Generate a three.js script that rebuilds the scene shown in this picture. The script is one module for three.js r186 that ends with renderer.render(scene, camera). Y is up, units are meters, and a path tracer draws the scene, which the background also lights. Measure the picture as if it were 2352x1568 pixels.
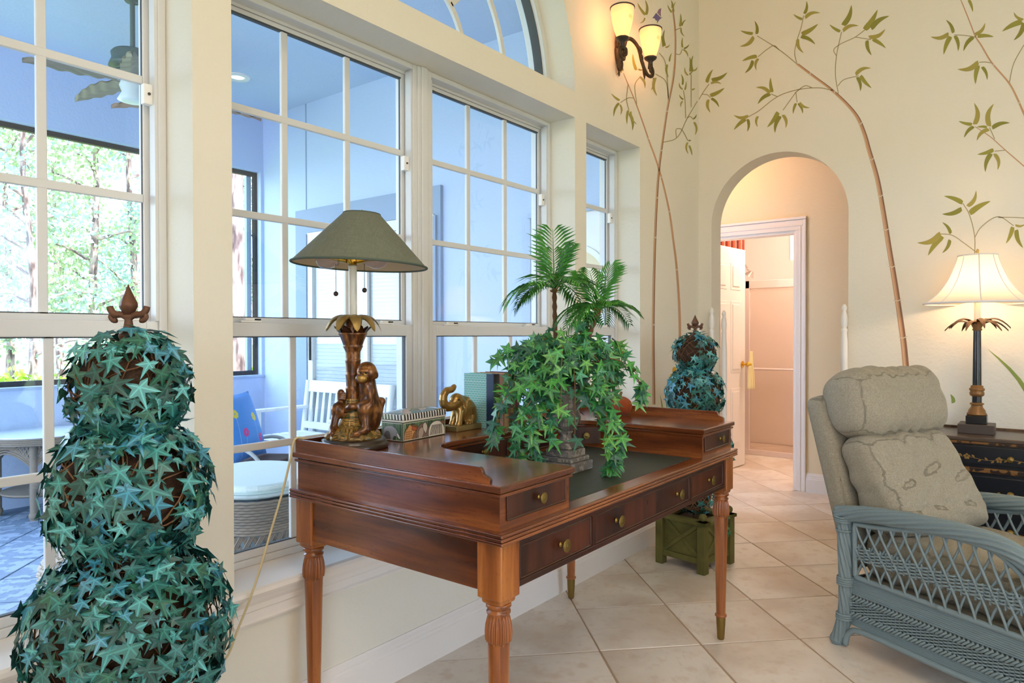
import * as THREE from 'three';
import { mergeGeometries } from 'three/addons/utils/BufferGeometryUtils.js';
import { RoundedBoxGeometry } from 'three/addons/geometries/RoundedBoxGeometry.js';
import { MarchingCubes } from 'three/addons/objects/MarchingCubes.js';
import { RectAreaLightUniformsLib } from 'three/addons/lights/RectAreaLightUniformsLib.js';

// ---------------------------------------------------------------- camera, sky, sun, exposure
const scene = new THREE.Scene();
const renderer = new THREE.WebGLRenderer({ antialias: true });
renderer.toneMapping = THREE.LinearToneMapping;
renderer.toneMappingExposure = 1.25;
renderer.shadowMap.enabled = true;
RectAreaLightUniformsLib.init();
const V = (x, y, z) => new THREE.Vector3(x, y, z);
const FOC = 1585.1, YAW = 37.622 * Math.PI / 180, PITCH = 0.5339 * Math.PI / 180, ROLL = -0.0974 * Math.PI / 180;
const EYE = V(0, 1.2, 0);
const F0 = V(Math.cos(YAW), 0, -Math.sin(YAW)), R0 = V(Math.sin(YAW), 0, Math.cos(YAW));
const FWD = F0.clone().multiplyScalar(Math.cos(PITCH)).add(V(0, -Math.sin(PITCH), 0));
const U1 = V(0, Math.cos(PITCH), 0).add(F0.clone().multiplyScalar(Math.sin(PITCH)));
const RGT = R0.clone().multiplyScalar(Math.cos(ROLL)).add(U1.clone().multiplyScalar(Math.sin(ROLL)));
const UPV = U1.clone().multiplyScalar(Math.cos(ROLL)).add(R0.clone().multiplyScalar(-Math.sin(ROLL)));
const camera = new THREE.PerspectiveCamera(2 * Math.atan(784 / FOC) * 180 / Math.PI, 1.5, 0.05, 300);
camera.position.copy(EYE); camera.up.copy(UPV); camera.lookAt(EYE.clone().add(FWD)); camera.updateMatrixWorld();
scene.add(camera);
// a direction through a photo pixel, met with a plane of the room (or taken at a distance)
const rayAt = (px, py) => FWD.clone().add(RGT.clone().multiplyScalar((px - 1176) / FOC)).add(UPV.clone().multiplyScalar(-(py - 784) / FOC));
const onX = (px, py, x) => { const r = rayAt(px, py); return EYE.clone().add(r.multiplyScalar((x - EYE.x) / r.x)); };
const onY = (px, py, y) => { const r = rayAt(px, py); return EYE.clone().add(r.multiplyScalar((y - EYE.y) / r.y)); };
const onZ = (px, py, z) => { const r = rayAt(px, py); return EYE.clone().add(r.multiplyScalar((z - EYE.z) / r.z)); };
const atD = (px, py, d) => EYE.clone().add(rayAt(px, py).multiplyScalar(d));

{ // sky: hazy bright air, whiter at the horizon, bluer overhead, the same all round
  const w = 16, h = 128, d = new Float32Array(w * h * 4);
  for (let y = 0; y < h; y++) { const e = Math.max(0, (y + 0.5) / h * 2 - 1), t = Math.pow(e, 0.55);
    const c = [2.0 * (1 - t) + 0.95 * t, 2.4 * (1 - t) + 1.55 * t, 2.95 * (1 - t) + 2.55 * t];
    for (let x = 0; x < w; x++) d.set([...c, 1], (y * w + x) * 4); }
  const t = new THREE.DataTexture(d, w, h, THREE.RGBAFormat, THREE.FloatType);
  t.mapping = THREE.EquirectangularReflectionMapping; t.magFilter = THREE.LinearFilter; t.needsUpdate = true;
  scene.background = t; scene.backgroundIntensity = 2.2;
}
const sun = new THREE.DirectionalLight(0xfff1dc, 9);
sun.position.set(14, 24, 16); sun.target.position.set(2, 0, -8); scene.add(sun, sun.target);
sun.castShadow = true; sun.shadow.mapSize.set(2048, 2048);
Object.assign(sun.shadow.camera, { left: -25, right: 25, top: 25, bottom: -25, near: 1, far: 90 });

// ---------------------------------------------------------------- helpers
let seed = 7;
const rnd = () => { seed = (seed + 0x6D2B79F5) | 0; let t = Math.imul(seed ^ (seed >>> 15), 1 | seed); t = (t + Math.imul(t ^ (t >>> 7), 61 | t)) ^ t; return ((t ^ (t >>> 14)) >>> 0) / 4294967296; };
const rr = (a, b) => a + (b - a) * rnd();
const pick = (a) => a[Math.floor(rnd() * a.length) % a.length];
const clamp = (x, a, b) => Math.min(b, Math.max(a, x)), lerp = (a, b, t) => a + (b - a) * t, sstep = (a, b, x) => { const t = clamp((x - a) / (b - a), 0, 1); return t * t * (3 - 2 * t); };
const taken = {};
const numbered = (n) => { taken[n] = (taken[n] ?? -1) + 1; return taken[n] ? n + '_' + String(taken[n]).padStart(3, '0') : n; };
function norm(g) { // position, normal, uv only, not indexed
  let q = g.index ? g.toNonIndexed() : g;
  const o = new THREE.BufferGeometry();
  o.setAttribute('position', q.attributes.position);
  if (!q.attributes.normal) q.computeVertexNormals();
  o.setAttribute('normal', q.attributes.normal);
  o.setAttribute('uv', q.attributes.uv ?? new THREE.BufferAttribute(new Float32Array(q.attributes.position.count * 2), 2));
  return o;
}
const mg = (l) => { l = [l].flat(9); return l.length === 1 ? l[0] : mergeGeometries(l.map(norm)); };
function add(parent, name, geo, mat, label) {
  const m = new THREE.Mesh(mg(geo), mat); m.name = parent === scene ? numbered(name) : name; m.castShadow = m.receiveShadow = true;
  if (label) m.userData.label = label;
  parent.add(m); return m;
}
function thing(name, label, category, pos = [0, 0, 0], turn = 0, group) {
  const o = new THREE.Group(); o.name = numbered(name); o.position.set(...pos); o.rotation.y = turn; scene.add(o);
  o.userData = { label, category }; if (group) o.userData.group = group; return o;
}
function one(name, label, category, geo, mat, group) { const m = add(scene, name, geo, mat); Object.assign(m.userData, { label, category }); if (group) m.userData.group = group; return m; }
function struct(name, geo, mat, label, category) { const m = add(scene, name, geo, mat); m.userData.kind = 'structure'; if (label) m.userData.label = label; if (category) m.userData.category = category; return m; }
function structG(name, label, category) { const o = new THREE.Group(); o.name = numbered(name); scene.add(o); o.userData = { kind: 'structure', label, category }; return o; }
const bx = (x0, x1, y0, y1, z0, z1, r = 0) => { const w = x1 - x0, h = y1 - y0, d = z1 - z0;
  const g = r ? new RoundedBoxGeometry(w, h, d, 2, Math.min(r, w / 2.01, h / 2.01, d / 2.01)) : new THREE.BoxGeometry(w, h, d);
  g.translate((x0 + x1) / 2, (y0 + y1) / 2, (z0 + z1) / 2); return g; };
const bb = (w, h, d, r = 0) => bx(-w / 2, w / 2, -h / 2, h / 2, -d / 2, d / 2, r);
const mv = (g, x, y, z) => (g.translate(x, y, z), g), rot = (g, x, y, z) => { if (x) g.rotateX(x); if (y) g.rotateY(y); if (z) g.rotateZ(z); return g; };
const lathe = (pts, seg = 32) => new THREE.LatheGeometry(pts.map(([r, y]) => new THREE.Vector2(Math.max(r, 1e-4), y)), seg);
const cyl = (r0, r1, h, seg = 16, open = false) => new THREE.CylinderGeometry(r1, r0, h, seg, 1, open);
const sph = (r, a = 20, b = 14) => new THREE.SphereGeometry(r, a, b);
const smooth = (pts, n) => new THREE.CatmullRomCurve3(pts.map((p) => p.isVector3 ? p : V(...p)), false, 'centripetal').getPoints(n);
// a tube along points, radius a number or a function of 0..1, optional flattening
function tube(pts, rad, sides = 8, { flat = 1, caps = true, up } = {}) {
  const P = pts.map((p) => p.isVector3 ? p : V(...p)), n = P.length, pos = [], uv = [], idx = [];
  let nrm = null, len = 0;
  for (let i = 0; i < n; i++) {
    const t = P[Math.min(i + 1, n - 1)].clone().sub(P[Math.max(i - 1, 0)]).normalize();
    if (!nrm) { nrm = up ? up.clone() : (Math.abs(t.y) < 0.9 ? V(0, 1, 0) : V(1, 0, 0)); }
    nrm.sub(t.clone().multiplyScalar(nrm.dot(t))).normalize();
    const b = t.clone().cross(nrm), r = typeof rad === 'function' ? rad(i / (n - 1)) : rad;
    if (i) len += P[i].distanceTo(P[i - 1]);
    for (let k = 0; k <= sides; k++) { const a = k / sides * Math.PI * 2, c = Math.cos(a) * r * flat, s = Math.sin(a) * r;
      pos.push(P[i].x + nrm.x * c + b.x * s, P[i].y + nrm.y * c + b.y * s, P[i].z + nrm.z * c + b.z * s); uv.push(len, k / sides * r * 6.28); }
  }
  const w = sides + 1;
  for (let i = 0; i < n - 1; i++) for (let k = 0; k < sides; k++) { const a = i * w + k; idx.push(a, a + 1, a + w, a + 1, a + w + 1, a + w); }
  if (caps) for (const e of [0, n - 1]) { const c = pos.length / 3; pos.push(P[e].x, P[e].y, P[e].z); uv.push(0, 0); for (let k = 0; k < sides; k++) e ? idx.push(c, e * w + k, e * w + k + 1) : idx.push(c, k + 1, k); }
  const g = new THREE.BufferGeometry(); g.setAttribute('position', new THREE.Float32BufferAttribute(pos, 3)); g.setAttribute('uv', new THREE.Float32BufferAttribute(uv, 2)); g.setIndex(idx); g.computeVertexNormals(); return g;
}
const bar = (a, b, r, sides = 8) => tube([a, b], r, sides);
const shapeOf = (pts) => { const s = new THREE.Shape(); pts.forEach(([x, y], i) => i ? s.lineTo(x, y) : s.moveTo(x, y)); s.closePath(); return s; };
const ext = (shape, depth, bevel = 0, seg = 2) => new THREE.ExtrudeGeometry(shape, { depth, bevelEnabled: bevel > 0, bevelSize: bevel, bevelThickness: bevel, bevelSegments: seg, curveSegments: 24 });
// uv in metres by the way each face points; grain says which axis runs along u
function metres(g, grain = 'x', off = 0) {
  const q = g.index ? g.toNonIndexed() : g; if (!q.attributes.normal) q.computeVertexNormals();
  const p = q.attributes.position, n = q.attributes.normal, u = new Float32Array(p.count * 2);
  for (let i = 0; i < p.count; i++) { const a = [p.getX(i), p.getY(i), p.getZ(i)], m = [Math.abs(n.getX(i)), Math.abs(n.getY(i)), Math.abs(n.getZ(i))];
    const k = m[0] > m[1] && m[0] > m[2] ? 0 : m[1] > m[2] ? 1 : 2, gi = 'xyz'.indexOf(grain); let o = k === 0 ? [2, 1] : k === 1 ? [0, 2] : [0, 1];
    if (k !== gi) o = [gi, [0, 1, 2].find((j) => j !== gi && j !== k)];
    u[i * 2] = a[o[0]] + off; u[i * 2 + 1] = a[o[1]] + off * 0.37 + (k === 0 ? 0.13 : k === 1 ? 0.29 : 0); }
  q.setAttribute('uv', new THREE.BufferAttribute(u, 2)); return q;
}
// a closed surface from a signed distance
function sdfMesh(sdf, c, half, res = 64) {
  const mc = new MarchingCubes(res, new THREE.MeshStandardMaterial(), false, false, 90000); mc.isolation = 0;
  const hs = res / 2;
  for (let z = 0; z < res; z++) for (let y = 0; y < res; y++) for (let x = 0; x < res; x++)
    mc.field[z * res * res + y * res + x] = -sdf(c[0] + (x - hs) / hs * half, c[1] + (y - hs) / hs * half, c[2] + (z - hs) / hs * half) / half;
  mc.update();
  const n = mc.count, g = new THREE.BufferGeometry(), p = new Float32Array(n * 3);
  for (let i = 0; i < n; i++) for (let k = 0; k < 3; k++) p[i * 3 + k] = c[k] + mc.positionArray[i * 3 + k] * half;
  g.setAttribute('position', new THREE.BufferAttribute(p, 3));
  const nn = new Float32Array(n * 3), e = half / res;
  for (let i = 0; i < n; i++) { const [x, y, z] = [p[i * 3], p[i * 3 + 1], p[i * 3 + 2]];
    const v = V(sdf(x + e, y, z) - sdf(x - e, y, z), sdf(x, y + e, z) - sdf(x, y - e, z), sdf(x, y, z + e) - sdf(x, y, z - e)).normalize(); nn.set([v.x, v.y, v.z], i * 3); }
  g.setAttribute('normal', new THREE.BufferAttribute(nn, 3)); return g;
}
const cap = (x, y, z, a, b, ra, rb) => { const dx = b[0] - a[0], dy = b[1] - a[1], dz = b[2] - a[2], px = x - a[0], py = y - a[1], pz = z - a[2];
  const t = clamp((px * dx + py * dy + pz * dz) / (dx * dx + dy * dy + dz * dz + 1e-12), 0, 1); return Math.hypot(px - dx * t, py - dy * t, pz - dz * t) - (ra + (rb - ra) * t); };
const ell = (x, y, z, c, r) => { const k = Math.hypot((x - c[0]) / r[0], (y - c[1]) / r[1], (z - c[2]) / r[2]); return (k - 1) * Math.min(...r); };
const smin = (a, b, k) => { const h = Math.max(k - Math.abs(a - b), 0) / k; return Math.min(a, b) - h * h * k * 0.25; };

// ---------------------------------------------------------------- textures and materials
const hash = (x, y, s) => { let h = Math.imul(x, 374761393) + Math.imul(y, 668265263) + Math.imul(s, 2147483647 ^ 0x5bd1e995); h = Math.imul(h ^ (h >>> 13), 1274126177); return ((h ^ (h >>> 16)) >>> 0) / 4294967296; };
function vn(u, v, nx, ny, s) { // value noise, tiling over 0..1 with nx by ny cells
  const x = u * nx, y = v * ny, xi = Math.floor(x), yi = Math.floor(y), fx = x - xi, fy = y - yi, sx = fx * fx * (3 - 2 * fx), sy = fy * fy * (3 - 2 * fy);
  const h = (a, b) => hash(((a % nx) + nx) % nx, ((b % ny) + ny) % ny, s);
  return lerp(lerp(h(xi, yi), h(xi + 1, yi), sx), lerp(h(xi, yi + 1), h(xi + 1, yi + 1), sx), sy);
}
const fbm = (u, v, nx, ny, s, o = 4) => { let a = 0, w = 0.5, t = 0; for (let i = 0; i < o; i++) { a += w * vn(u, v, nx << i, ny << i, s + i); t += w; w *= 0.5; } return a / t; };
function tex(w, h, fn, size = [1, 1], srgb = true) {
  const d = new Uint8Array(w * h * 4);
  for (let y = 0; y < h; y++) for (let x = 0; x < w; x++) { const c = fn((x + 0.5) / w, (y + 0.5) / h); d.set([clamp(c[0], 0, 255), clamp(c[1] ?? c[0], 0, 255), clamp(c[2] ?? c[0], 0, 255), 255], (y * w + x) * 4); }
  const t = new THREE.DataTexture(d, w, h); t.wrapS = t.wrapT = THREE.RepeatWrapping; t.magFilter = THREE.LinearFilter; t.repeat.set(1 / size[0], 1 / size[1]); if (srgb) t.colorSpace = THREE.SRGBColorSpace; t.needsUpdate = true; return t;
}
function canvasTex(w, h, draw, size = [1, 1]) { const c = document.createElement('canvas'); c.width = w; c.height = h; draw(c.getContext('2d'), w, h); const t = new THREE.CanvasTexture(c); t.wrapS = t.wrapT = THREE.RepeatWrapping; t.colorSpace = THREE.SRGBColorSpace; t.repeat.set(1 / size[0], 1 / size[1]); return t; }
const mix3 = (a, b, t) => [lerp(a[0], b[0], t), lerp(a[1], b[1], t), lerp(a[2], b[2], t)];
const mat = (color, rough = 0.6, o = {}) => new THREE.MeshPhysicalMaterial({ color, roughness: rough, ...o });
const stuccoB = tex(512, 512, (u, v) => [110 + 145 * (0.6 * fbm(u, v, 60, 60, 3, 3) + 0.4 * fbm(u, v, 16, 16, 9, 3)) - 40], [0.7, 0.7], false);
const plasterB = tex(512, 512, (u, v) => [255 * (0.7 * fbm(u, v, 40, 40, 21, 3) + 0.3 * fbm(u, v, 110, 110, 22, 2))], [0.6, 0.6], false);
const fineB = tex(256, 256, (u, v) => [255 * fbm(u, v, 64, 64, 5, 2)], [0.15, 0.15], false);
const M = {};
M.wall = mat('#e8e2d1', 0.75, { bumpMap: plasterB, bumpScale: 0.0012 });
M.ceiling = mat('#f1ebdd', 0.85, { bumpMap: plasterB, bumpScale: 0.002 });
M.hallwall = mat('#ecdcb6', 0.75, { bumpMap: plasterB, bumpScale: 0.0012 });
M.trim = mat('#efe8df', 0.42);
M.vinyl = mat('#dcdbd8', 0.4);
M.gasket = mat('#4a4e52', 0.6);
M.glass = new THREE.MeshPhysicalMaterial({ color: 0xffffff, roughness: 0, transmission: 1, thickness: 0, ior: 1.45 });
M.tile = [0, 1, 2].map((k) => mat('#ffffff', 0.38, { map: tex(512, 512, (u, v) => { const a = fbm(u, v, 3, 3, 40 + k * 7, 5), b = fbm(u, v, 14, 14, 80 + k, 4), s = fbm(u, v, 30, 50, 90 + k, 2);
  let c = mix3([214, 198, 180], [238, 228, 214], sstep(0.25, 0.75, a)); c = mix3(c, [206, 180, 154], 0.4 * sstep(0.55, 0.85, b)); return mix3(c, [196, 172, 150], 0.22 * sstep(0.6, 0.9, s)); }, [0.83, 0.83]), bumpMap: fineB, bumpScale: 0.0006 }));
M.grout = mat('#b89c80', 0.9);
const woodTex = (dark, mid, light, s) => tex(1024, 512, (u, v) => { const wob = 0.03 * fbm(u, v, 4, 3, s + 3, 3), g = vn(u, v + wob, 5, 90, s, 1), g2 = vn(u, v + wob, 24, 220, s + 1), f = fbm(u, v + wob, 3, 7, s + 5, 4), pore = vn(u, v, 60, 400, s + 9);
  const fig = fbm(u, v + wob * 2, 2, 14, s + 21, 3), k = 0.45 * f + 0.55 * fig; let c = mix3(dark, mid, sstep(0.28, 0.55, k)); c = mix3(c, light, 0.8 * sstep(0.5, 0.72, k)); c = mix3(c, dark, 0.4 * g2 * sstep(0.3, 0.9, g)); if (pore > 0.87) c = mix3(c, dark, 0.35); return c; }, [1.1, 0.55]);
M.wood = mat('#ffffff', 0.24, { map: woodTex([66, 28, 11], [112, 56, 24], [160, 92, 44], 11), clearcoat: 0.6, clearcoatRoughness: 0.16 });
M.woodLeg = mat('#ffffff', 0.3, { map: woodTex([110, 56, 20], [158, 90, 38], [192, 124, 62], 51), clearcoat: 0.35, clearcoatRoughness: 0.25 });
M.woodShaded = mat('#ffffff', 0.32, { map: woodTex([44, 17, 9], [76, 33, 17], [102, 50, 26], 31), clearcoat: 0.3, clearcoatRoughness: 0.3 });  // same mahogany, with the shade of the desk front put into the colour
M.woodEdge = mat('#3c1d10', 0.35, { clearcoat: 0.2 });
M.leather = mat('#ffffff', 0.5, { map: tex(256, 256, (u, v) => mix3([38, 47, 38], [58, 66, 54], fbm(u, v, 20, 20, 71, 4)), [0.3, 0.3]), bumpMap: fineB, bumpScale: 0.0005 });
M.brassOld = mat('#8b7440', 0.38, { metalness: 0.9 });
M.brass = mat('#d8b04a', 0.2, { metalness: 1 });
M.pewter = mat('#5d5a55', 0.35, { metalness: 0.8 });
M.white = mat('#f2efea', 0.4);
M.black = mat('#15151a', 0.4);
// ---------------------------------------------------------------- the room shell
const ZW = -1.789, XC = 4.3218, CEIL = 4.2, ZB = 3.4, XL = -2.6;
const WIN = { y0: 0.49, y1: 2.245 }, L0 = 0.366, L1 = 0.9365, C0 = 1.048, C1 = 2.82, S0 = 2.923, S1 = 3.494, ACX = 1.934, AY = 2.368, AR = 0.886;
const rectHole = (x0, x1, y0, y1) => { const p = new THREE.Path(); p.moveTo(x0, y0); p.lineTo(x1, y0); p.lineTo(x1, y1); p.lineTo(x0, y1); p.closePath(); return p; };
const archHole = (x0, x1, y0, spring) => { const p = new THREE.Path(), c = (x0 + x1) / 2, r = (x1 - x0) / 2; p.moveTo(x0, y0); p.lineTo(x1, y0); p.lineTo(x1, spring); p.absarc(c, spring, r, 0, Math.PI, false); p.closePath(); return p; };
const big = (g) => metres(g);
{
  const s = shapeOf([[XL, 0], [4.481, 0], [4.481, CEIL], [XL, CEIL]]);
  s.holes.push(rectHole(L0, L1, 0.463, WIN.y1), rectHole(C0, C1, 0.463, WIN.y1), rectHole(S0, S1, 0.463, WIN.y1));
  const a = new THREE.Path(); a.moveTo(ACX - AR, AY); a.lineTo(ACX + AR, AY); a.absarc(ACX, AY, AR, 0, Math.PI, false); a.closePath(); s.holes.push(a);
  const g = new THREE.ExtrudeGeometry(s, { depth: 0.26, bevelEnabled: false, curveSegments: 48 }); g.translate(0, 0, ZW - 0.26);
  struct('wall_window', big(g), M.wall, 'cream plaster wall with deep window recesses and a half-round fanlight', 'wall');
}
{ // the wall with the arched passage
  // the opening reaches the floor: outline goes round it
  const o = new THREE.Shape(); o.moveTo(-ZB, 0); o.lineTo(0.891, 0); o.lineTo(0.891, 1.903); o.absarc(1.297, 1.903, 0.406, Math.PI, 0, true); o.lineTo(1.703, 0); o.lineTo(-ZW, 0); o.lineTo(-ZW, CEIL); o.lineTo(-ZB, CEIL); o.closePath();
  const g = new THREE.ExtrudeGeometry(o, { depth: 0.159, bevelEnabled: false, curveSegments: 48 }); g.rotateY(Math.PI / 2); g.translate(XC, 0, 0);
  struct('wall_arch', big(g), M.wall, 'cream wall with an arched passage into the hall', 'wall');
}
{ // behind the camera: unseen glazed doors added to let in fill daylight
  const s = shapeOf([[XL, 0], [4.481, 0], [4.481, CEIL], [XL, CEIL]]); s.holes.push(rectHole(0.8, 2.4, 0.02, 2.4));
  const g = new THREE.ExtrudeGeometry(s, { depth: 0.2, bevelEnabled: false }); g.translate(0, 0, ZB);
  struct('wall_back', big(g), M.wall, 'cream wall with glazed garden doors added for fill daylight', 'wall');
  const w = structG('window_5', 'white framed pair of garden doors added for fill daylight', 'window'), fr = [];
  for (let i = 0; i <= 2; i++) { const x = 0.8 + i * 0.8; fr.push(bx(x - (i ? 0.04 : 0), x + (i < 2 ? 0.04 : 0), 0.02, 2.4, ZB + 0.08, ZB + 0.14)); }
  fr.push(bx(0.8, 2.4, 2.32, 2.4, ZB + 0.085, ZB + 0.135), bx(0.8, 2.4, 0.02, 0.12, ZB + 0.085, ZB + 0.135));
  add(w, 'frame', fr, M.vinyl); add(w, 'pane', bx(0.81, 2.39, 0.03, 2.39, ZB + 0.108, ZB + 0.112), M.glass);
}
{
  const s = shapeOf([[-ZB - 0.2, 0], [-ZW + 0.26, 0], [-ZW + 0.26, CEIL], [-ZB - 0.2, CEIL]]); s.holes.push(rectHole(-2.8, -0.6, 0.5, 2.7));
  const g = new THREE.ExtrudeGeometry(s, { depth: 0.2, bevelEnabled: false }); g.rotateY(Math.PI / 2); g.translate(XL - 0.2, 0, 0);
  struct('wall_left', big(g), M.wall, 'cream wall with a broad window added for fill daylight', 'wall');
  const w = structG('window_6', 'broad white framed side window added for fill daylight', 'window');  // unseen window added to bring cool fill daylight onto the arch wall
  add(w, 'frame', [bx(XL - 0.13, XL - 0.07, 0.5, 2.7, 0.6, 0.66), bx(XL - 0.13, XL - 0.07, 0.5, 2.7, 2.74, 2.8), bx(XL - 0.13, XL - 0.07, 0.56, 2.64, 1.67, 1.73), bx(XL - 0.13, XL - 0.07, 0.5, 0.56, 0.66, 2.74), bx(XL - 0.13, XL - 0.07, 2.64, 2.7, 0.66, 2.74)], M.vinyl);
  add(w, 'pane', bx(XL - 0.102, XL - 0.098, 0.51, 2.69, 0.61, 2.79), M.glass);
}
struct('ceiling', big(bx(XL - 0.2, 4.481, CEIL, CEIL + 0.25, ZW - 0.26, ZB + 0.2)), M.ceiling, 'high cream ceiling of the room', 'ceiling');
// ---- floor: stone tiles laid on the diagonal, one mesh each
{
  const fl = structG('floor', 'beige stone floor tiles laid diagonally with tan grout', 'floor');
  add(fl, 'grout', [bx(XL - 0.2, 4.49, -0.1, -0.003, ZW - 0.02, ZB + 0.2), bx(4.49, 7.8, -0.1, -0.003, -2.85, 0.7)], M.grout);
  const ts = 0.4041, h = ts - 0.007, px0 = 4.8428, pz0 = -1.6174, q = Math.SQRT1_2;
  const inRoom = (x, z) => (x > XL && x < 4.40 && z > ZW + 0.001 && z < 2.6) || (x >= 4.40 && x < 7.7 && z > -2.8 && z < 0.55);
  const base = metres(bx(-h / 2, h / 2, -0.02, 0, -h / 2, h / 2, 0.0035));
  const variants = Array.from({ length: 6 }, (_, k) => { const g = base.clone(); const u = g.attributes.uv; for (let i = 0; i < u.count; i++) u.setXY(i, u.getX(i) + k * 0.31, u.getY(i) + k * 0.17); return g; });
  const clip = (poly, f) => { const o = []; for (let i = 0; i < poly.length; i++) { const a = poly[i], b = poly[(i + 1) % poly.length], da = f(a), db = f(b); if (da >= 0) o.push(a); if (da * db < 0) { const t = da / (da - db); o.push([lerp(a[0], b[0], t), lerp(a[1], b[1], t)]); } } return o; };
  for (let A = -22; A < 22; A++) for (let B = -22; B < 26; B++) {
    const c = [px0 - q * ts * (A + 0.5) - q * ts * (B + 0.5), pz0 - q * ts * (A + 0.5) + q * ts * (B + 0.5)];
    const corner = [[-1, 0], [0, -1], [1, 0], [0, 1]].map(([i, j]) => [c[0] + i * h * q, c[1] + j * h * q]);
    const ok = corner.filter(([x, z]) => inRoom(x, z)).length;
    if (!ok && !inRoom(...c)) continue;
    if (c[0] < -1.2 || (c[0] < 0 && c[1] > 2)) continue;
    if (ok === 4) { const m = add(fl, 'tile', variants[(A * 7 + B * 3 + 99) % 6], M.tile[Math.abs(A * 5 + B) % 3]); m.position.set(c[0], 0, c[1]); m.rotation.y = Math.PI / 4 + Math.PI / 2 * ((A + B) & 1); continue; }
    let p = corner; const left = c[0] < 4.40;
    p = clip(p, ([x, z]) => z - (left ? ZW : -2.8)); p = clip(p, ([x, z]) => (left ? 2.6 : 0.55) - z); p = clip(p, ([x, z]) => left ? x - XL : 7.7 - x);
    if (p.length < 3) continue;
    const g = new THREE.ExtrudeGeometry(shapeOf(p.map(([x, z]) => [x, -z])), { depth: 0.02, bevelEnabled: false }); g.rotateX(-Math.PI / 2); g.translate(0, -0.02, 0);
    add(fl, 'tile', metres(g), M.tile[Math.abs(A * 5 + B) % 3]);
  }
}
// ---- mouldings: a profile run along a line
function moulding(prof, len, axis, o) { // prof [out, up]
  const g = new THREE.ExtrudeGeometry(shapeOf(prof), { depth: len, bevelEnabled: false });
  if (axis === 'x') { g.rotateY(-Math.PI / 2); g.scale(-1, 1, 1); flip(g); } // out -> +z, runs +x
  g.translate(...o); g.computeVertexNormals(); return g;
}
function flip(g) { const p = g.attributes.position, u = g.attributes.uv; for (let i = 0; i < p.count; i += 3) { for (const a of [p, u]) { const n = a.itemSize, t = []; for (let k = 0; k < n; k++) { t[k] = a.array[(i + 1) * n + k]; a.array[(i + 1) * n + k] = a.array[(i + 2) * n + k]; a.array[(i + 2) * n + k] = t[k]; } } } }
const baseProf = [[0, 0], [0.016, 0], [0.016, 0.098], [0.013, 0.104], [0.013, 0.113], [0.010, 0.118], [0.010, 0.127], [0.006, 0.136], [0.004, 0.145], [0, 0.145]];
struct('baseboard_window', moulding(baseProf, 4.3 - XL, 'x', [XL, 0, ZW]), M.trim, 'white moulded baseboard below the windows', 'baseboard');
{ const g = moulding(baseProf, 4.2, 'z', [0, 0, 0]); g.scale(-1, 1, 1); flip(g); g.computeVertexNormals(); g.translate(XC, 0, -0.885); struct('baseboard_arch', g, M.trim, 'white moulded baseboard behind the chest', 'baseboard'); }
// ---- sills
function sill(n, x0, x1, label) {
  const t = structG('trim_' + n, label, 'window sill');
  const nose = [[-0.255, 0.462], [0.03, 0.462], [0.042, 0.466], [0.048, 0.475], [0.046, 0.485], [0.036, 0.49], [-0.255, 0.49]];
  add(t, 'stool', moulding(nose, x1 - x0 + 0.1, 'x', [x0 - 0.05, 0, ZW]), M.trim);
  const ap = [[0, 0.38], [0.014, 0.38], [0.017, 0.386], [0.012, 0.392], [0.012, 0.415], [0.018, 0.42], [0.02, 0.436], [0.028, 0.448], [0.032, 0.462], [0, 0.462]];
  add(t, 'apron', moulding(ap, x1 - x0 + 0.02, 'x', [x0 - 0.01, 0, ZW]), M.trim);
}
sill(1, C0, C1, 'white moulded sill under the broad window behind the desk'); sill(2, L0, L1, 'white moulded sill beside the ivy topiary'); sill(3, S0, S1, 'white moulded sill under the narrow window');
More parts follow.
